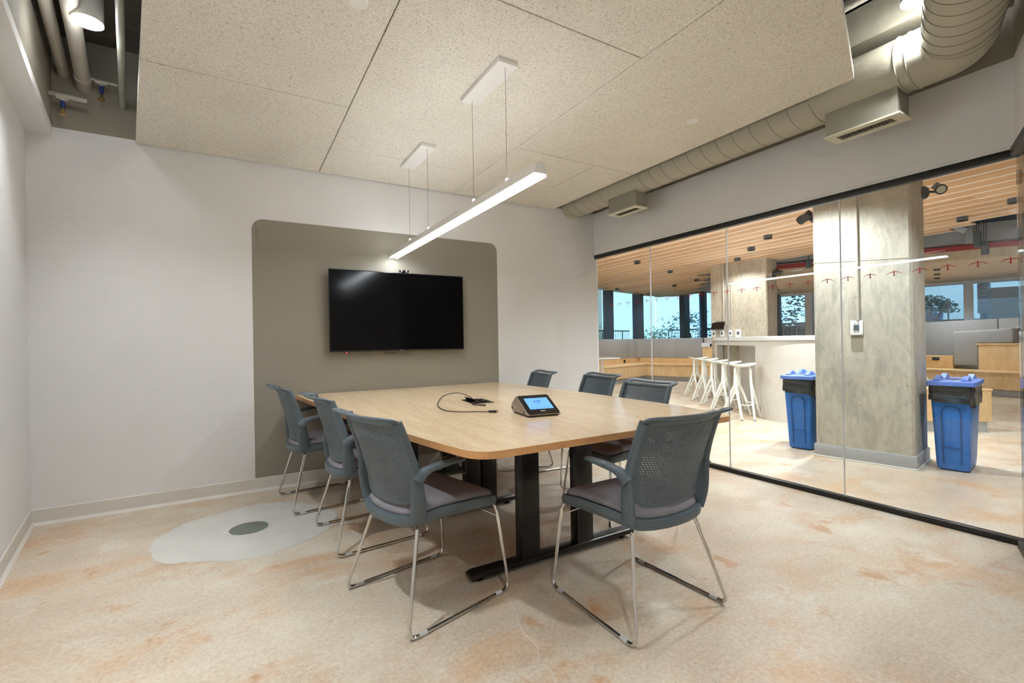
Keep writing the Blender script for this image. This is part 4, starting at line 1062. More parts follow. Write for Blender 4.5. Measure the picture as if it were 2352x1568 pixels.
# ------------------------------------------------------------------ bins
def make_bin():
    t = thing('recycling_bin', 'x', 'bin', (0,0,0))
    def rr(w, d, r, z): return [(x,y,z) for x,y in rrect(w,d,r,4)]
    b = B(); b.loft([rr(.40,.205,.03,.012), rr(.415,.215,.03,.06), rr(.47,.245,.03,.45), rr(.505,.265,.03,.69)]); body = b.build('body', MT['bin_blue'], t, angle=40)
    # moulded arch panel and foot on both ends
    for s in (-1,1):
        b = B()
        for x0,z0,x1,z1 in ((-.055,.06,-.062,.50),(.055,.06,.062,.50),(-.056,.20,.056,.20)):
            f0 = s*(.2025+.03*(z0-.06)/.39+.008); f1 = s*(.2025+.03*(z1-.06)/.39+.008)
            b.bar((f0,x0,z0),(f1,x1,z1),.006,.006,(s,0,0))
        pts = cat_rom([(s*.244,-.062,.50),(s*.247,-.045,.535),(s*.249,0,.55),(s*.247,.045,.535),(s*.244,.062,.50)],4)
        b.tube(pts,.004,6); b.build('moulding', plain('bin_groove', (32,76,136), .5), body)
    b = B(); b.box(-.18,.18,-.085,.085,0,.014); b.build('base', plain('bin_base', (24,40,70), .6), t)
    # liner folded over the rim, crumpled and hanging low at one corner
    rnd = random.Random(4); rings = []; N = 72
    base = rrect(1,1,.12,17)
    base = [(x,y) for x,y in base]
    for z, kx, ky, amp in ((.735,.520,.276,.0),(.715,.528,.284,.004),(.69,.532,.288,.006),(.655,.520,.282,.009),(.625,.530,.290,.009),(.595,.522,.286,.010)):
        rg = []
        for i,(x,y) in enumerate(base):
            a = i/len(base)*2*PI; f = 1+amp*3*math.sin(a*9+z*60)+rnd.uniform(-amp,amp)*1.5
            low = 0 if z > .66 else (-.055*max(0,math.cos(a+2.2))**2*(.66-z)/.065)
            rg.append((x*kx*f, y*ky*f, z+low+rnd.uniform(-amp,amp)))
        rings.append(rg)
    b = B(); b.loft(rings, caps=False); b.build('liner', MT['bag'], t, angle=80)
    # lid: skirt with a bridge handle either side of the opening
    def rl(w, d, r, z): return [(x,y,z) for x,y in rrect(w,d,r,4)]
    b = B(); b.loft([rl(.548,.304,.02,.722), rl(.556,.310,.02,.726), rl(.552,.306,.02,.756), rl(.520,.276,.03,.762), rl(.49,.25,.03,.766)]); b.build('lid', MT['lid_blue'], t, angle=40)
    lid = t.children[-1]
    for s in (-1,1):
        prof = []
        for i in range(11):
            x = -.245+.49*i/10; h = .028 if i in (0,10) else .0
            prof.append((x, .766+.040*math.exp(-((abs(x)-.15)/.075)**2)))
        y0, y1 = (-.118, -.058) if s < 0 else (.058, .118)
        b = B(); b.loft([[(x,y0,.760),(x,y0+.012,zz),(x,y1-.012,zz),(x,y1,.760)] for x,zz in prof]); b.build('ridge', MT['lid_blue'], lid, angle=60)
    b = B(); b.lathe([(0,0),(.062,0),(.062,.002),(0,.002)], (0,0,.7662), 24); b.build('opening', plain('bin_opening', (30,40,70), .7), lid)
    return t
bin0 = make_bin(); bin0.location = (5.19,2.70,0); bin0.rotation_euler.z = math.radians(9.1); bin0['label'] = 'blue recycling bin with a black liner, left of the near column'; bin0['group'] = 'blue recycling bins at the near column'
bin1 = copy_tree(bin0); bin1.location = (5.40,1.565,0); bin1.rotation_euler.z = math.radians(9.1); bin1['label'] = 'blue recycling bin with a black liner, right of the near column'

# ------------------------------------------------------------------ bar counter and stools
a_ = V2(.64,.77).normalized(); b_ = V2(.77,-.64).normalized(); C0 = V2(6.18,3.61)
def cp(s, t): p = C0+a_*s+b_*t; return (p.x,p.y)
bar = thing('bar_counter', 'pale grey bar counter with rounded end and white top, built round the far column', 'counter', (7.0,4.3,0))
def round_end(off, R=.50, n=12):
    # outline of the rounded near corner from the stool side to the front
    pts = [(R+off*0,-off)]
    for i in range(1,n): t = PI/2*i/n; pts.append((R-(R+off)*math.sin(t), R-(R+off)*math.cos(t)))
    pts.append((-off,R)); return pts
b = B()
near = [cp(s,t) for s,t in [(.74,.0)]+round_end(0)+[(0,1.5),(.74,1.5)]]
b.prism(near, 0, 1.112)
b.prism([cp(.74,.34),cp(2.36,.34),cp(2.36,.60),cp(2.3,1.5),cp(.74,1.5)], 0, 1.112)            # recessed back
b.prism([cp(2.36,.34),cp(2.62,.34),cp(2.36,.60)], 0, 1.112)
b.prism([cp(2.84,0),cp(2.98,0),cp(2.86,.12)], 0, 1.112); b.prism([cp(.74,0),cp(2.84,0),cp(2.62,.34),cp(.74,.34)], 1.035, 1.112)
b.build('body', MT['grey_paint'], bar, world=True, angle=25)
b = B()
top = [(2.0,-.03)]+round_end(.03)+[(-.03,1.53),(2.30,1.53),(2.30,.78),(2.32,.74),(2.98,.02),(2.98,-.03)]
b.prism([cp(s,t) for s,t in top], 1.114, 1.176); b.build('worktop', MT['quartz'], bar, world=True, bevel=.008, angle=30)
b = B(); p = V2(*cp(1.25,.335)); b.obox((p.x,p.y,.83),(a_.x,a_.y,0),(b_.x,b_.y,0),(0,0,1),.028,.006,.055); b.build('outlet', MT['black_plastic'], bar, world=True, bevel=.002)
def make_stool():
    t = thing('bar_stool', 'x', 'stool', (0,0,0))
    b = B(); rings = []; N = 28
    for z, k in ((.748,.62),(.757,.93),(.768,1.0),(.778,.985)):
        rg = []
        for i in range(N):
            a = 2*PI*i/N; rx = .215*k*(1-.10*math.cos(2*a)); ry = .165*k
            x, y = rx*math.cos(a), ry*math.sin(a)
            lift = .020*(x/.215)**2*1.2 - .012*math.exp(-((x+.02)/.10)**2)
            rg.append((x, y, z+lift))
        rings.append(rg)
    top = rings[-1]
    for k in (.7,.35,.02): rings.append([(x*k, y*k, .772+(.020*(x*k/.215)**2*1.2-.012*math.exp(-((x*k+.02)/.10)**2))) for x,y,_ in top])
    b.loft(rings); b.build('seat', MT['stool'], t, angle=60)
    for j in range(3):
        th = 2*PI*j/3+PI/2; c, s = math.cos(th), math.sin(th)
        def P(r, q, z): return (r*c-q*s, r*s+q*c, z)
        b = B()
        b.sweep([P(.105,0,.755),P(.118,0,.70),P(.122,0,.55),P(.128,0,.47)], [.022,.022,.023,.026], [.015,.015,.017,.020], ref=P(1,0,0), n=10, p=3)
        for q in (-1,1):
            b.sweep([P(.128,0,.475),P(.140,q*.040,.40),P(.165,q*.105,.235),P(.205,q*.185,.012)], [.022,.020,.018,.017], [.018,.016,.016,.015], ref=P(1,0,0), n=10, p=3)
        b.build('leg', MT['stool'], t, angle=50)
        b = B()
        for q in (-1,1):
            x,y,_ = P(.207,q*.188,0); b.lathe([(0,0),(.017,0),(.017,.006),(0,.006)], (x,y,.0), 10)
        b.build('foot_cap', MT['grey_plastic'], t.children[-1], angle=50)
        # footrest bowing between this leg and the next
        th2 = 2*PI*(j+1)/3+PI/2
        def W(thh, r, q, z): return (r*math.cos(thh)-q*math.sin(thh), r*math.sin(thh)+q*math.cos(thh), z)
        p0 = W(th,.168,.11,.225); p1 = W(th2,.168,-.11,.225); m = ((p0[0]+p1[0])/2*1.12, (p0[1]+p1[1])/2*1.12, .205)
        b = B(); b.sweep([tuple(p) for p in cat_rom([p0,((p0[0]*2+m[0])/3,(p0[1]*2+m[1])/3,.21),m,((p1[0]*2+m[0])/3,(p1[1]*2+m[1])/3,.21),p1],4)], .016, .006, ref=(0,0,1), n=8, p=2.6); b.build('footrest', MT['stool'], t, angle=50)
    return t
st0 = make_stool()
ordn = ['white bar stool nearest the glass in the row along the counter','second white bar stool of the row, counted from the glass','middle white bar stool of the row along the counter','fourth white bar stool of the row, counted from the glass','white bar stool farthest along the counter, by the corner bench']
for k, s in enumerate((.52,1.16,1.82,2.48,3.20)):
    o = st0 if k == 0 else copy_tree(st0)
    x, y = cp(s, -.26); o.location = (x,y,0); o.rotation_euler.z = math.atan2(b_.y,b_.x)+(.05*math.sin(k*2.3)); o['label'] = ordn[k]; o['group'] = 'white bar stools along the counter'

# ------------------------------------------------------------------ corner bench
F = V2(10.2,9.72); n1b = -n1o*-1; bn1 = n1o; bn2 = e1
def fp(t1, t2, z=None): p = F+e1*t1+e2*t2; return (p.x,p.y) if z is None else (p.x,p.y,z)
bench = thing('corner_bench', 'L shaped birch plywood bench running into the window corner', 'bench', (10.2,9.72,0))
T1, T2 = -4.6, 4.4
Lp = lambda o: [fp(T1,-o), fp(o,-o), fp(o,T2), fp(.62,T2), fp(.62,-.62), fp(T1,-.62)]
b = B(); b.prism(Lp(.0), .13, .44); b.build('front', MT['ply'], bench, world=True, smooth=False)
b = B(); b.prism([fp(T1,.025), fp(-.025,.025), fp(-.025,T2), fp(.62,T2), fp(.62,-.62), fp(T1,-.62)], .44, .472); b.build('seat', MT['ply'], bench, world=True, bevel=.003, seg=1)
b = B(); b.prism(Lp(.07), .0, .13); b.build('toe_kick', MT['grey_base'], bench, world=True, smooth=False)
b = B(); b.prism([fp(T1,-.50), fp(.50,-.50), fp(.50,1.46), fp(.64,1.46), fp(.64,-.64), fp(T1,-.64)], .472, .62); led = b.build('ledge', MT['ply_dark'], bench, world=True, smooth=False)
for t1 in (-1.83,-.34):
    p = fp(t1,-.497,.545); b = B(); b.obox(p,(e1.x,e1.y,0),(n1o.x,n1o.y,0),(0,0,1),.055,.008,.045); b.build('outlet', MT['black_plastic'], led, world=True, bevel=.003)
bk = thing('bench_backrest', 'grey upholstered backrest panels standing on the corner bench', 'backrest', fp(.6,-.6,.62))
for (s0,s1) in ((T1,-2.05),(-2.04,-.10)):
    b = B(); b.prism([fp(s0,-.50),fp(s1,-.50),fp(s1,-.62),fp(s0,-.62)], .622, 1.19); b.build('panel', MT['grey_upholstery'], bk, world=True, bevel=.012, seg=2)
b = B(); pts = [(-.09,-.50)]+[(.5-.18+.18*math.sin(PI/2*i/6)-.0, -.50+.18-.18*math.cos(PI/2*i/6)) for i in range(7)]+[(.50,1.44),(.62,1.44),(.62,-.62),(-.09,-.62)]
b.prism([fp(*p) for p in pts], .622, 1.19); b.build('panel', MT['grey_upholstery'], bk, world=True, bevel=.012, seg=2)
bx = thing('plywood_cabinet', 'birch plywood cabinet at the end of the grey backrest, beside the far column', 'cabinet', fp(.6,2.2,.47))
b = B(); b.prism([fp(.42,1.47),fp(.42,1.95),fp(1.0,1.95),fp(1.0,1.47)], .474, .93); b.build('side_panel', MT['ply'], bx, world=True, bevel=.003, seg=1)
b = B(); b.prism([fp(.52,1.95),fp(.52,3.0),fp(1.0,3.0),fp(1.0,1.95)], .474, .93); b.build('back_panel', plain('pale_ply', (238,220,196), .5), bx, world=True, smooth=False)
b = B(); b.prism([fp(.40,1.45),fp(.40,3.0),fp(1.0,3.0),fp(1.0,1.45)], .93, 1.05); tp = b.build('counter_edge', plain('lilac_white_edge', (226,222,228), .45), bx, world=True, bevel=.004, seg=1)
p = fp(.397,1.72,.985); b = B(); b.obox(p,(e2.x,e2.y,0),(e1.x,e1.y,0),(0,0,1),.042,.006,.038); b.build('outlet', MT['black_plastic'], tp, world=True, bevel=.002)
b = B(); b.prism([fp(.60,1.45),fp(.60,3.0),fp(1.0,3.0),fp(1.0,1.45)], 1.052, 1.19); b.build('upstand', MT['grey_paint'], bx, world=True, smooth=False)
def cafe_table(x, y, z, r, label):
    t = thing('round_table', label, 'table', (x,y,0), 0, 'small white round tables in the lobby')
    b = B(); b.lathe([(0,z-.03),(r*.5,z-.028),(r*.97,z-.014),(r,z-.006),(r*.99,z),(0,z)], (x,y,0), 40); b.build('tabletop', MT['white_plastic'], t, world=True)
    b = B(); b.lathe([(.03,.02),(.03,z-.03)], (x,y,0), 18); b.build('pedestal', MT['white_metal'], t, world=True)
    b = B(); b.lathe([(0,0),(.25,0),(.25,.012),(.05,.022),(0,.022)], (x,y,0), 32); b.build('foot', MT['white_metal'], t, world=True)
cafe_table(7.22,8.22,.755,.42,'white round table before the corner bench, cut by the television wall')
cafe_table(11.72,4.42,.80,.42,'white round table at the right, beyond the near column')

# ------------------------------------------------------------------ stepped seating on the right
G0 = V2(12.18,3.459); gd = V2(-.1713,-.9852); gn_ = V2(.9852,-.1713)
def gp(t, o, z=None): p = G0+gd*t+gn_*o; return (p.x,p.y) if z is None else (p.x,p.y,z)
sb = thing('stepped_bench', 'birch plywood stepped bench under the right hand window', 'bench', gp(.3,.3,0))
def blk(t0,t1,o0,o1,z0,z1,name,mt,par,bev=.003):
    b = B(); b.prism([gp(t0,o0),gp(t1,o0),gp(t1,o1),gp(t0,o1)], z0, z1); return b.build(name, MT[mt], par, world=True, bevel=bev, seg=1)
blk(-2.2,2.6,.06,.9,0,.13,'toe_kick','grey_base',sb); blk(-2.2,2.6,0,.9,.13,.425,'front','ply',sb); blk(-2.2,2.6,-.025,.5,.425,.46,'seat','ply',sb)
blk(.08,2.6,.45,1.2,.46,.945,'riser','ply',sb); blk(.06,2.6,.43,1.2,.945,.975,'upper_seat','ply_dark',sb)
ol = blk(-2.2,-.33,.45,.62,.46,.72,'ledge','ply_dark',sb)
b = B(); b.obox(gp(-.62,.445,.655),(gd.x,gd.y,0),(gn_.x,gn_.y,0),(0,0,1),.062,.008,.032); b.build('outlet', MT['black_plastic'], ol, world=True, bevel=.002)
sf = thing('upholstered_sofa_back', 'grey upholstered sofa back stepping over the plywood bench by the right window', 'sofa', gp(0,.9,.5))
b = B(); prof = [(-.32,.535),(.075,.535),(.075,.98),(.56,.98),(.60,1.02),(.60,1.22),(.57,1.265),(.3,1.245),(-.32,1.215)]
b.extrude([gp(t,.44,z) for t,z in prof], (gn_.x*.34,gn_.y*.34,0)); b.build('arm', MT['grey_upholstery'], sf, world=True, bevel=.03, seg=3)
b = B(); b.extrude([gp(t,1.36,z) for t,z in ((-2.4,.5),(-.02,.5),(-.02,1.47),(-2.4,1.44))], (gn_.x*.16,gn_.y*.16,0)); b.build('back', MT['grey_upholstery'], sf, world=True, bevel=.02, seg=2)
b = B(); b.extrude([gp(t,1.36,z) for t,z in ((-.01,.5),(.52,.98),(.60,1.48),(-.01,1.47))], (gn_.x*.16,gn_.y*.16,0)); b.build('back', MT['grey_upholstery'], sf, world=True, bevel=.02, seg=2)
b = B(); b.extrude([gp(.46,o,z) for o,z in ((.79,1.0),(1.36,1.0),(1.36,1.47),(.79,1.26))], (gd.x*.14,gd.y*.14,0)); b.build('corner_pad', MT['grey_upholstery'], sf, world=True, bevel=.02, seg=2)
wl = thing('window_counter', 'pale counter with an outlet at the far right, behind the stepped bench', 'counter', gp(1.5,1.3,.97))
pn = blk(.64,2.6,1.21,1.5,.978,1.10,'front','white_plastic',wl); blk(.64,2.6,1.19,1.5,1.10,1.25,'top','grey_paint',wl)
b = B(); b.obox(gp(.98,1.207,1.04),(gd.x,gd.y,0),(gn_.x,gn_.y,0),(0,0,1),.03,.005,.042); b.build('outlet', MT['black_plastic'], pn, world=True, bevel=.002)
pw = thing('plywood_block', 'low birch plywood wedge bench just behind the right recycling bin', 'bench', (7.1,2.4,0))
P1, P2, P3 = V2(7.62,1.885), V2(6.72,2.66), V2(7.3,2.75)
def inset(k): c = (P1+P2+P3)/3; return [tuple(c+(p-c)*k) for p in (P1,P2,P3)]
b = B(); b.prism(inset(.93), 0, .125); b.build('toe_kick', MT['grey_base'], pw, world=True, smooth=False)
b = B(); b.prism(inset(1.0), .125, .485); b.build('body', MT['ply'], pw, world=True, bevel=.004, seg=1)
b = B(); b.prism(inset(1.015), .485, .512); b.build('top', MT['ply'], pw, world=True, bevel=.004, seg=1)
sc_ = thing('shell_chair', 'pale shell chair half hidden behind the right recycling bin', 'chair', (8.72,2.62,0), math.radians(200))
b = B(); rings = []
for k in range(9):
    u = k/8; rg = []
    for i in range(13):
        w = -1+2*i/12
        if u < .5: y = .22-.42*(u/.5); z = .44+.012*(u/.5)+.05*w*w*(.4+u)
        else: v = (u-.5)/.5; y = -.20-.10*v; z = .45+.36*v**1.25-.12*w*w*v+.05*w*w*.9
        rg.append((w*(.225-.03*(u-.5)**2), y+.07*w*w*max(0,(u-.4)), z))
    rings.append(rg)
for side in (0,): 
    n = 13; base = len(b.v)
    for rg in rings: b.v += rg
    for rg in rings: b.v += [(x,y-.004,z-.010) for x,y,z in rg]
    m = len(rings)
    for k in range(m-1):
        for i in range(n-1):
            a = base+k*n+i; b.face((a,a+1,a+n+1,a+n)); c = a+m*n; b.face((c+n,c+n+1,c+1,c))
    def edge(i0,i1): b.face((base+i0,base+i1,base+m*n+i1,base+m*n+i0))
    for i in range(n-1): edge(i+1,i); edge((m-1)*n+i,(m-1)*n+i+1)
    for k in range(m-1): edge(k*n,(k+1)*n); edge((k+1)*n+n-1,k*n+n-1)
b.build('shell', MT['mint'], sc_, angle=60)
for x,y in ((-.2,.2),(.2,.2),(-.2,-.22),(.2,-.22)):
    b = B(); b.tube([(x*.6,y*.6,.445),(x,y,0)], .012, 10); b.build('leg', MT['white_metal'], sc_)

# ------------------------------------------------------------------ outside
b = B(); b.box(-8, 60, -30, 70, -.25, -.21)
tag(b.build('ground', MT['paving'], smooth=False), 'pale paving outside the lobby windows', kind='structure')
b = B(); q0 = Q1+n1o*1.2-e1*12; 
def wp(w, t, o, z=None):
    d, no = (e1, n1o) if w == 1 else (e2, n2o)
    p = Q1+d*t+no*o; return (p.x,p.y) if z is None else (p.x,p.y,z)
b.prism([wp(1,-14,1.0),wp(1,1.2,1.0),wp(2,6.2,1.0),wp(2,6.2,16),wp(1,16,22),wp(1,-14,22)], -.2, .42)
tag(b.build('terrain', MT['grass'], smooth=False), 'planted terrace above the lobby floor outside', kind='structure')
def railing(w, t0, t1, o, label):
    p = wp(w,t0,o,.42); t = thing('railing', label, 'railing', p)
    b = B(); b.tube([wp(w,t0,o,1.52),wp(w,t1,o,1.52)], .028, 10); b.build('top_rail', MT['rail'], t, world=True)
    b = B(); b.tube([wp(w,t0,o,.55),wp(w,t1,o,.55)], .015, 8); b.build('lower_rail', MT['rail'], t, world=True)
    n = int(abs(t1-t0)/.13); 
    for k in range(0, n+1, 11):
        b = B(); b.tube([wp(w,t0+(t1-t0)*k/n,o,.42),wp(w,t0+(t1-t0)*k/n,o,1.52)], .022, 8); b.build('post', MT['rail'], t, world=True)
    b = B()
    for k in range(n+1): b.tube([wp(w,t0+(t1-t0)*k/n,o,.55),wp(w,t0+(t1-t0)*k/n,o,1.50)], .008, 5, caps=False)
    b.build('baluster', MT['rail'], t, world=True)
railing(1,-7.5,1.6,1.9,'galvanised railing outside the garden window, left stretch')
railing(2,-.6,4.0,2.3,'galvanised railing outside the window left of the far column')
def shrub(x, y, z, r, h, label, mt='leaf', seed=1, n=900, leaf=.075, grp='shrubs on the terrace outside'):
    t = thing('shrub', label, 'shrub', (x,y,z), 0, grp); rnd = random.Random(seed)
    b = B()
    for k in range(n):
        while True:
            p = Vector((rnd.uniform(-1,1),rnd.uniform(-1,1),rnd.uniform(-1,1)))
            if .55 < p.length < 1: break
        lump = 1+.18*math.sin(p.x*5+seed)+.14*math.sin(p.y*6+seed*2)
        c = Vector((x+p.x*r*lump, y+p.y*r*lump, z+h*.5+p.z*h*.5*lump))
        if c.z < z+.02: c.z = z+.02
        d = Vector((rnd.uniform(-1,1),rnd.uniform(-1,1),rnd.uniform(-.4,1))).normalized(); s = d.orthogonal().normalized(); L = leaf*rnd.uniform(.6,1.3)
        b.add([c-d*L, c+s*L*.42, c+d*L, c-s*L*.42], [(0,1,2,3)])
    b.build('foliage', MT[mt], t, world=True, smooth=False)
    b = B(); b.tube([(x,y,z-.01),(x,y,z+h*.5)], .03, 8); b.build('stem', MT['bark'], t, world=True)
shrub(*wp(1,-4.2,3.4),.42,.9,1.3,'light green shrub behind the railing, left of the first dark mullion','leaf',2)
shrub(*wp(1,-1.9,3.6),.42,1.0,1.7,'light green shrub behind the railing between the two dark mullions','leaf',3,1100)
shrub(*wp(1,.4,3.2),.42,.75,1.5,'feathery pale shrub right of the wide dark mullion','leaf',4)
shrub(*wp(2,-.9,5.2),.42,1.3,2.0,'dark blue green shrub beyond the railing','leaf2',5,1200)
shrub(*wp(2,-1.9,3.7),.42,.85,1.25,'pale low shrub close behind the railing','leaf',6)
shrub(*wp(2,1.3,5.0),.42,.8,1.3,'small shrub between the two dark window posts','leaf',7,700)
hd = thing('hedge', 'clipped blue green hedge outside the window beside the far column', 'hedge', wp(2,4.1,4.0,.42)); rnd = random.Random(9)
b = B()
for k in range(2600):
    t, o, z = rnd.uniform(2.7,5.6), rnd.choice((2.7,2.75,rnd.uniform(2.7,4.2))), rnd.uniform(.42,1.62)
    if rnd.random() < .3: z = 1.62
    c = Vector(wp(2,t,o,z)); d = Vector((rnd.uniform(-1,1),rnd.uniform(-1,1),rnd.uniform(-.4,1))).normalized(); s = d.orthogonal().normalized(); L = rnd.uniform(.04,.08)
    b.add([c-d*L, c+s*L*.45, c+d*L, c-s*L*.45], [(0,1,2,3)])
b.build('foliage', MT['leaf2'], hd, world=True, smooth=False)
b = B(); b.prism([wp(2,2.75,2.8),wp(2,5.55,2.8),wp(2,5.55,4.1),wp(2,2.75,4.1)], .42, 1.55); b.build('core', MT['leaf2'], hd, world=True, smooth=False)
shrub(*wp(2,4.0,6.4),.42,1.9,2.9,'tall loose shrub rising behind the clipped hedge','leaf2',10,1800,.09)
def building(name, label, P, w, d, h, z0, ang, mt, rows, cols, win=(.9,1.5)):
    t = thing(name, label, 'building', (P[0],P[1],z0), ang, 'buildings across the court')
    b = B(); b.box(-w/2,w/2,0,d,0,h); b.build('wall', MT[mt], t, smooth=False)
    for j in range(rows):
        for i in range(cols):
            x = -w/2+w*(i+.5)/cols; z = h*(j+.45)/rows
            b = B(); b.box(x-win[0]/2,x+win[0]/2,-.04,.0,z-win[1]/2,z+win[1]/2); wn = b.build('window', MT['win_blue'], t, smooth=False)
            b = B(); b.box(x-win[0]/2-.08,x+win[0]/2+.08,-.10,.0,z-win[1]/2-.14,z-win[1]/2); b.box(x-.03,x+.03,-.07,-.04,z-win[1]/2,z+win[1]/2); b.build('frame', MT['render'], wn, smooth=False)
    b = B(); b.box(-w/2-.15,w/2+.15,-.25,d,h,h+.35); b.build('cornice', MT['render'], t, smooth=False)
    return t
x,y = wp(1,-8,22); building('brick_building','pale brick building across the garden, behind the railing',(x,y),18,6,9,0,math.atan2(e1.y,e1.x),'brick',3,7)
x,y = wp(1,9.5,15); building('stone_building','pale stone building beyond the garden shrubs, right of the wide mullion',(x,y),13,6,9,0,math.atan2(e1.y,e1.x)-.6,'brick',3,5,(1.0,1.9))
x,y = wp(2,10.5,11); building('tall_building','pale tall windowed building seen through the right hand window',(x,y),16,6,9,0,math.atan2(e2.y,e2.x)+PI*0,'render',3,6,(1.1,1.9))
# terrace walls, planter, corrugated post and stair rail seen through the right hand window
b = B(); b.prism([wp(2,6.2,4.2),wp(2,12.5,4.2),wp(2,12.5,4.6),wp(2,6.2,4.6)], -.2, 1.62)
for z in (.9,1.15,1.38): b.prism([wp(2,6.2,4.19),wp(2,12.5,4.19),wp(2,12.5,4.21),wp(2,6.2,4.21)], z, z+.015)
tag(b.build('garden_wall', MT['render'], smooth=False), 'low white boarded wall outside the right hand window', 'wall')
b = B(); b.prism([wp(2,8.15,2.0),wp(2,12.6,2.0),wp(2,12.6,3.2),wp(2,8.15,3.2)], -.2, 2.34); b.prism([wp(2,8.1,1.95),wp(2,12.6,1.95),wp(2,12.6,3.25),wp(2,8.1,3.25)], 2.20, 2.24)
tag(b.build('concrete_block', MT['render'], smooth=False), 'large pale concrete block outside at the far right', 'wall')
cpst = thing('corrugated_post', 'ribbed pale post outside the right hand window', 'post', wp(2,8.1,3.7,-.2))
b = B(); p = wp(2,8.1,3.7); prof = [(.09,0),(.09,2.0)]; b.lathe(prof, (p[0],p[1],-.2), 18); b.build('pole', MT['blue_post'], cpst, world=True)
b = B(); prof = []
for k in range(60): prof.append((.15 if k%2 else .125, 1.95+k*.035))
b.lathe(prof, (p[0],p[1],-.2), 22); b.build('ribbed_sleeve', MT['white_column'], cpst, world=True)
b = B(); b.tube([wp(2,6.75,3.4,.9),wp(2,7.35,3.4,2.15)], .035, 10); b.tube([wp(2,7.35,3.4,2.15),wp(2,7.35,3.4,-.2)], .02, 8); b.tube([wp(2,6.98,3.4,1.35),wp(2,6.98,3.4,-.2)], .02, 8)
tag(b.build('stair_rail', MT['white_column'], loc=wp(2,7.2,3.4,0)), 'white slanted stair handrail outside the right hand window', 'handrail')
p = wp(2,6.8,5.6)
pl_ = thing('planter', 'round planter overflowing with a blue flowering plant, outside the right window', 'planter', (p[0],p[1],-.2)); b = B(); b.lathe([(0,0),(.40,0),(.46,.42),(.40,.42),(0,.38)], (p[0],p[1],1.45), 20); b.build('pot', MT['win_blue'], pl_, world=True)
b = B(); rnd = random.Random(12)
for k in range(900):
    d = Vector((rnd.gauss(0,1),rnd.gauss(0,1),abs(rnd.gauss(0,1)))).normalized(); c = Vector((p[0],p[1],1.88))+Vector((d.x*.85,d.y*.85,d.z*.62))*rnd.uniform(.6,1)
    q = Vector((rnd.uniform(-1,1),rnd.uniform(-1,1),rnd.uniform(-.4,1))).normalized(); s = q.orthogonal().normalized(); L = rnd.uniform(.04,.09)
    b.add([c-q*L, c+s*L*.45, c+q*L, c-s*L*.45], [(0,1,2,3)])
b.build('foliage', MT['leaf2'], pl_, world=True, smooth=False)
b = B(); b.box(-.4+p[0],.4+p[0],-.4+p[1],.4+p[1],-.2,1.45); b.build('plinth', MT['render'], pl_, world=True, smooth=False)
# red parasols and the posts outside the garden window
def parasol(x, y, z, r, label):
    t = thing('parasol', label, 'parasol', (x,y,.42), 0, 'red parasols on the terrace')
    b = B(); n = 8; rim = [(x+r*math.cos(2*PI*i/n+.2),y+r*math.sin(2*PI*i/n+.2),z) for i in range(n)]; low = [(p[0],p[1],z-.22) for p in rim]
    ap = len(rim)*2; b.add(rim+low+[(x,y,z+.62)], [(i,(i+1)%n,ap) for i in range(n)]+[(i,(i+1)%n,n+(i+1)%n,n+i) for i in range(n)]); b.build('canopy', MT['parasol'], t, world=True, smooth=False)
    b = B(); b.tube([(x,y,.42),(x,y,z+.6)], .03, 8); b.build('pole', MT['rail'], t, world=True)
parasol(*wp(1,-6.1,8.5),2.45,1.9,'red parasol on the terrace at the far left of the garden window')
parasol(*wp(1,-2.6,11.0),2.35,1.7,'second red parasol, farther back on the terrace')
for w,t,o,r,h,lab in ((1,-2.15,3.0,.09,4.5,'slim blue grey post outside the garden window, left of the wide mullion'),(2,.35,3.3,.12,4.5,'blue grey lamp post outside, left of the widest dark mullion')):
    p = wp(w,t,o,.42); b = B(); b.tube([p,(p[0],p[1],h)], r, 12)
    b.tube([(p[0],p[1],1.9),(p[0],p[1],1.94)], r*1.25, 12); b.tube([(p[0],p[1],2.15),(p[0],p[1],2.19)], r*1.25, 12)
    tag(b.build('lamp_post', MT['blue_post'], loc=p), lab, 'post')
tr = thing('obelisk_trellis', 'slender slatted obelisk trellis behind the railing', 'trellis', wp(1,-3.3,2.7,.42))
p = Vector(wp(1,-3.05,2.9,0))
for dx,dy in ((-1,-1),(1,-1),(1,1),(-1,1)):
    b = B(); b.tube([p+Vector((dx*.24,dy*.24,.42)),p+Vector((dx*.07,dy*.07,2.3))], .016, 6); b.build('upright', MT['bark'], tr, world=True)
for z,k in ((.9,.2),(1.5,.145),(2.28,.075)):
    b = B(); b.tube([p+Vector((dx*k,dy*k,z)) for dx,dy in ((-1,-1),(1,-1),(1,1),(-1,1))], .012, 6, closed=True); b.build('crosspiece', MT['bark'], tr, world=True)
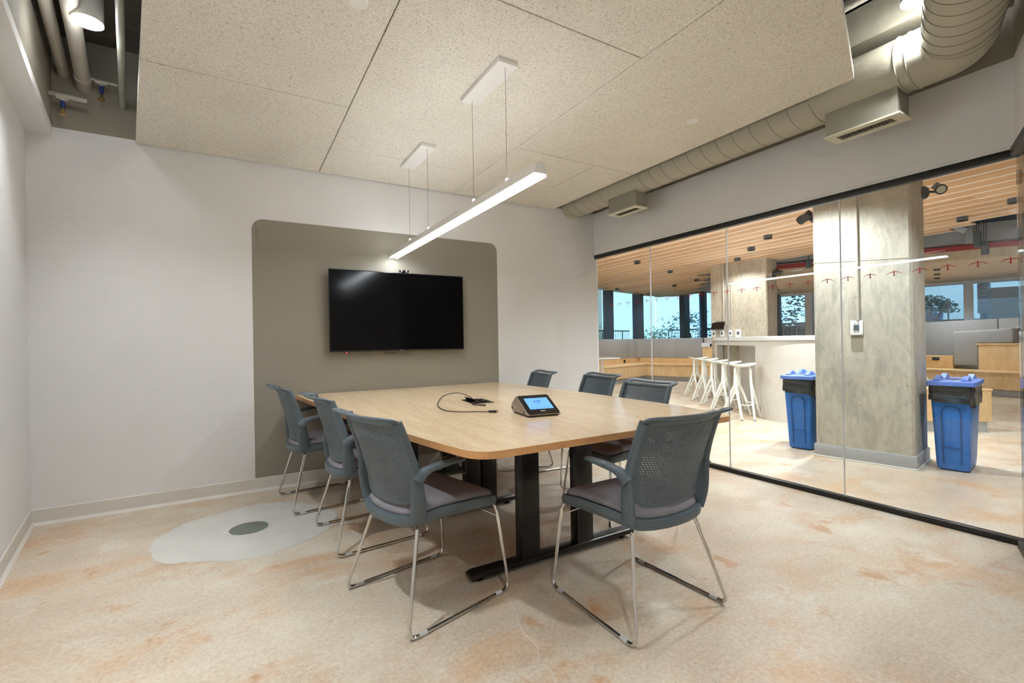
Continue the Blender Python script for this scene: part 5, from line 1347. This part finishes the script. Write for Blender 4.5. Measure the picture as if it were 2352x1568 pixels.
# bare tree
def tree(x, y, z, h, label, seed):
    t = thing('tree', label, 'tree', (x,y,z), 0, 'bare trees across the garden'); rnd = random.Random(seed)
    b = B(); 
    def grow(p, d, L, r, n):
        q = p+d*L; b.tube([p,(p+q)/2+Vector((rnd.uniform(-.05,.05),rnd.uniform(-.05,.05),0))*L,q],[r,r*.85,r*.7],6,caps=False)
        if n: 
            for k in range(3 if n > 1 else 2):
                dd = (d+Vector((rnd.uniform(-.8,.8),rnd.uniform(-.8,.8),rnd.uniform(-.1,.6)))).normalized(); grow(q, dd, L*.68, r*.6, n-1)
    grow(Vector((x,y,z)), Vector((0,0,1)), h*.34, .13, 4); b.build('branches', MT['bark'], t, world=True)
tree(*wp(1,-2.4,9.0),.42,6,'bare branched tree seen between the dark mullions',3)
tree(*wp(1,-.6,12.0),.42,6,'bare branched tree farther back beside the pale building',8)
b = B(); b.prism([wp(1,-9,6.5),wp(1,-3.6,6.5),wp(1,-3.6,9.5),wp(1,-9,9.5)], 3.05, 3.35); b.prism([wp(1,-9,9.2),wp(1,-4,9.2),wp(1,-4,9.4),wp(1,-9,9.4)], .42, 3.05)
tag(b.build('canopy_roof', MT['win_blue'], smooth=False), 'flat dark canopy over the terrace at the far left of the garden window', 'canopy')
# ------------------------------------------------------------------ world and render settings
w = bpy.data.worlds.new('sky'); S.world = w; w.use_nodes = True
bg = w.node_tree.nodes['Background']; bg.inputs['Color'].default_value = (.40,.72,1.0,1); bg.inputs['Strength'].default_value = .62
S.view_settings.view_transform = 'Standard'; S.view_settings.look = 'None'; S.view_settings.gamma = 1; S.view_settings.use_curve_mapping = False
S.view_settings.exposure = 1.75
S.cycles.use_denoising = True
S.cycles.max_bounces = 6; S.cycles.diffuse_bounces = 4; S.cycles.glossy_bounces = 3; S.cycles.transparent_max_bounces = 10; S.cycles.transmission_bounces = 4
S.cycles.caustics_reflective = False; S.cycles.caustics_refractive = False
S.cycles.sample_clamp_indirect = 6.0
S.cycles.use_light_tree = True
S.cycles.use_adaptive_sampling = True; S.cycles.adaptive_threshold = .1; S.cycles.adaptive_min_samples = 12
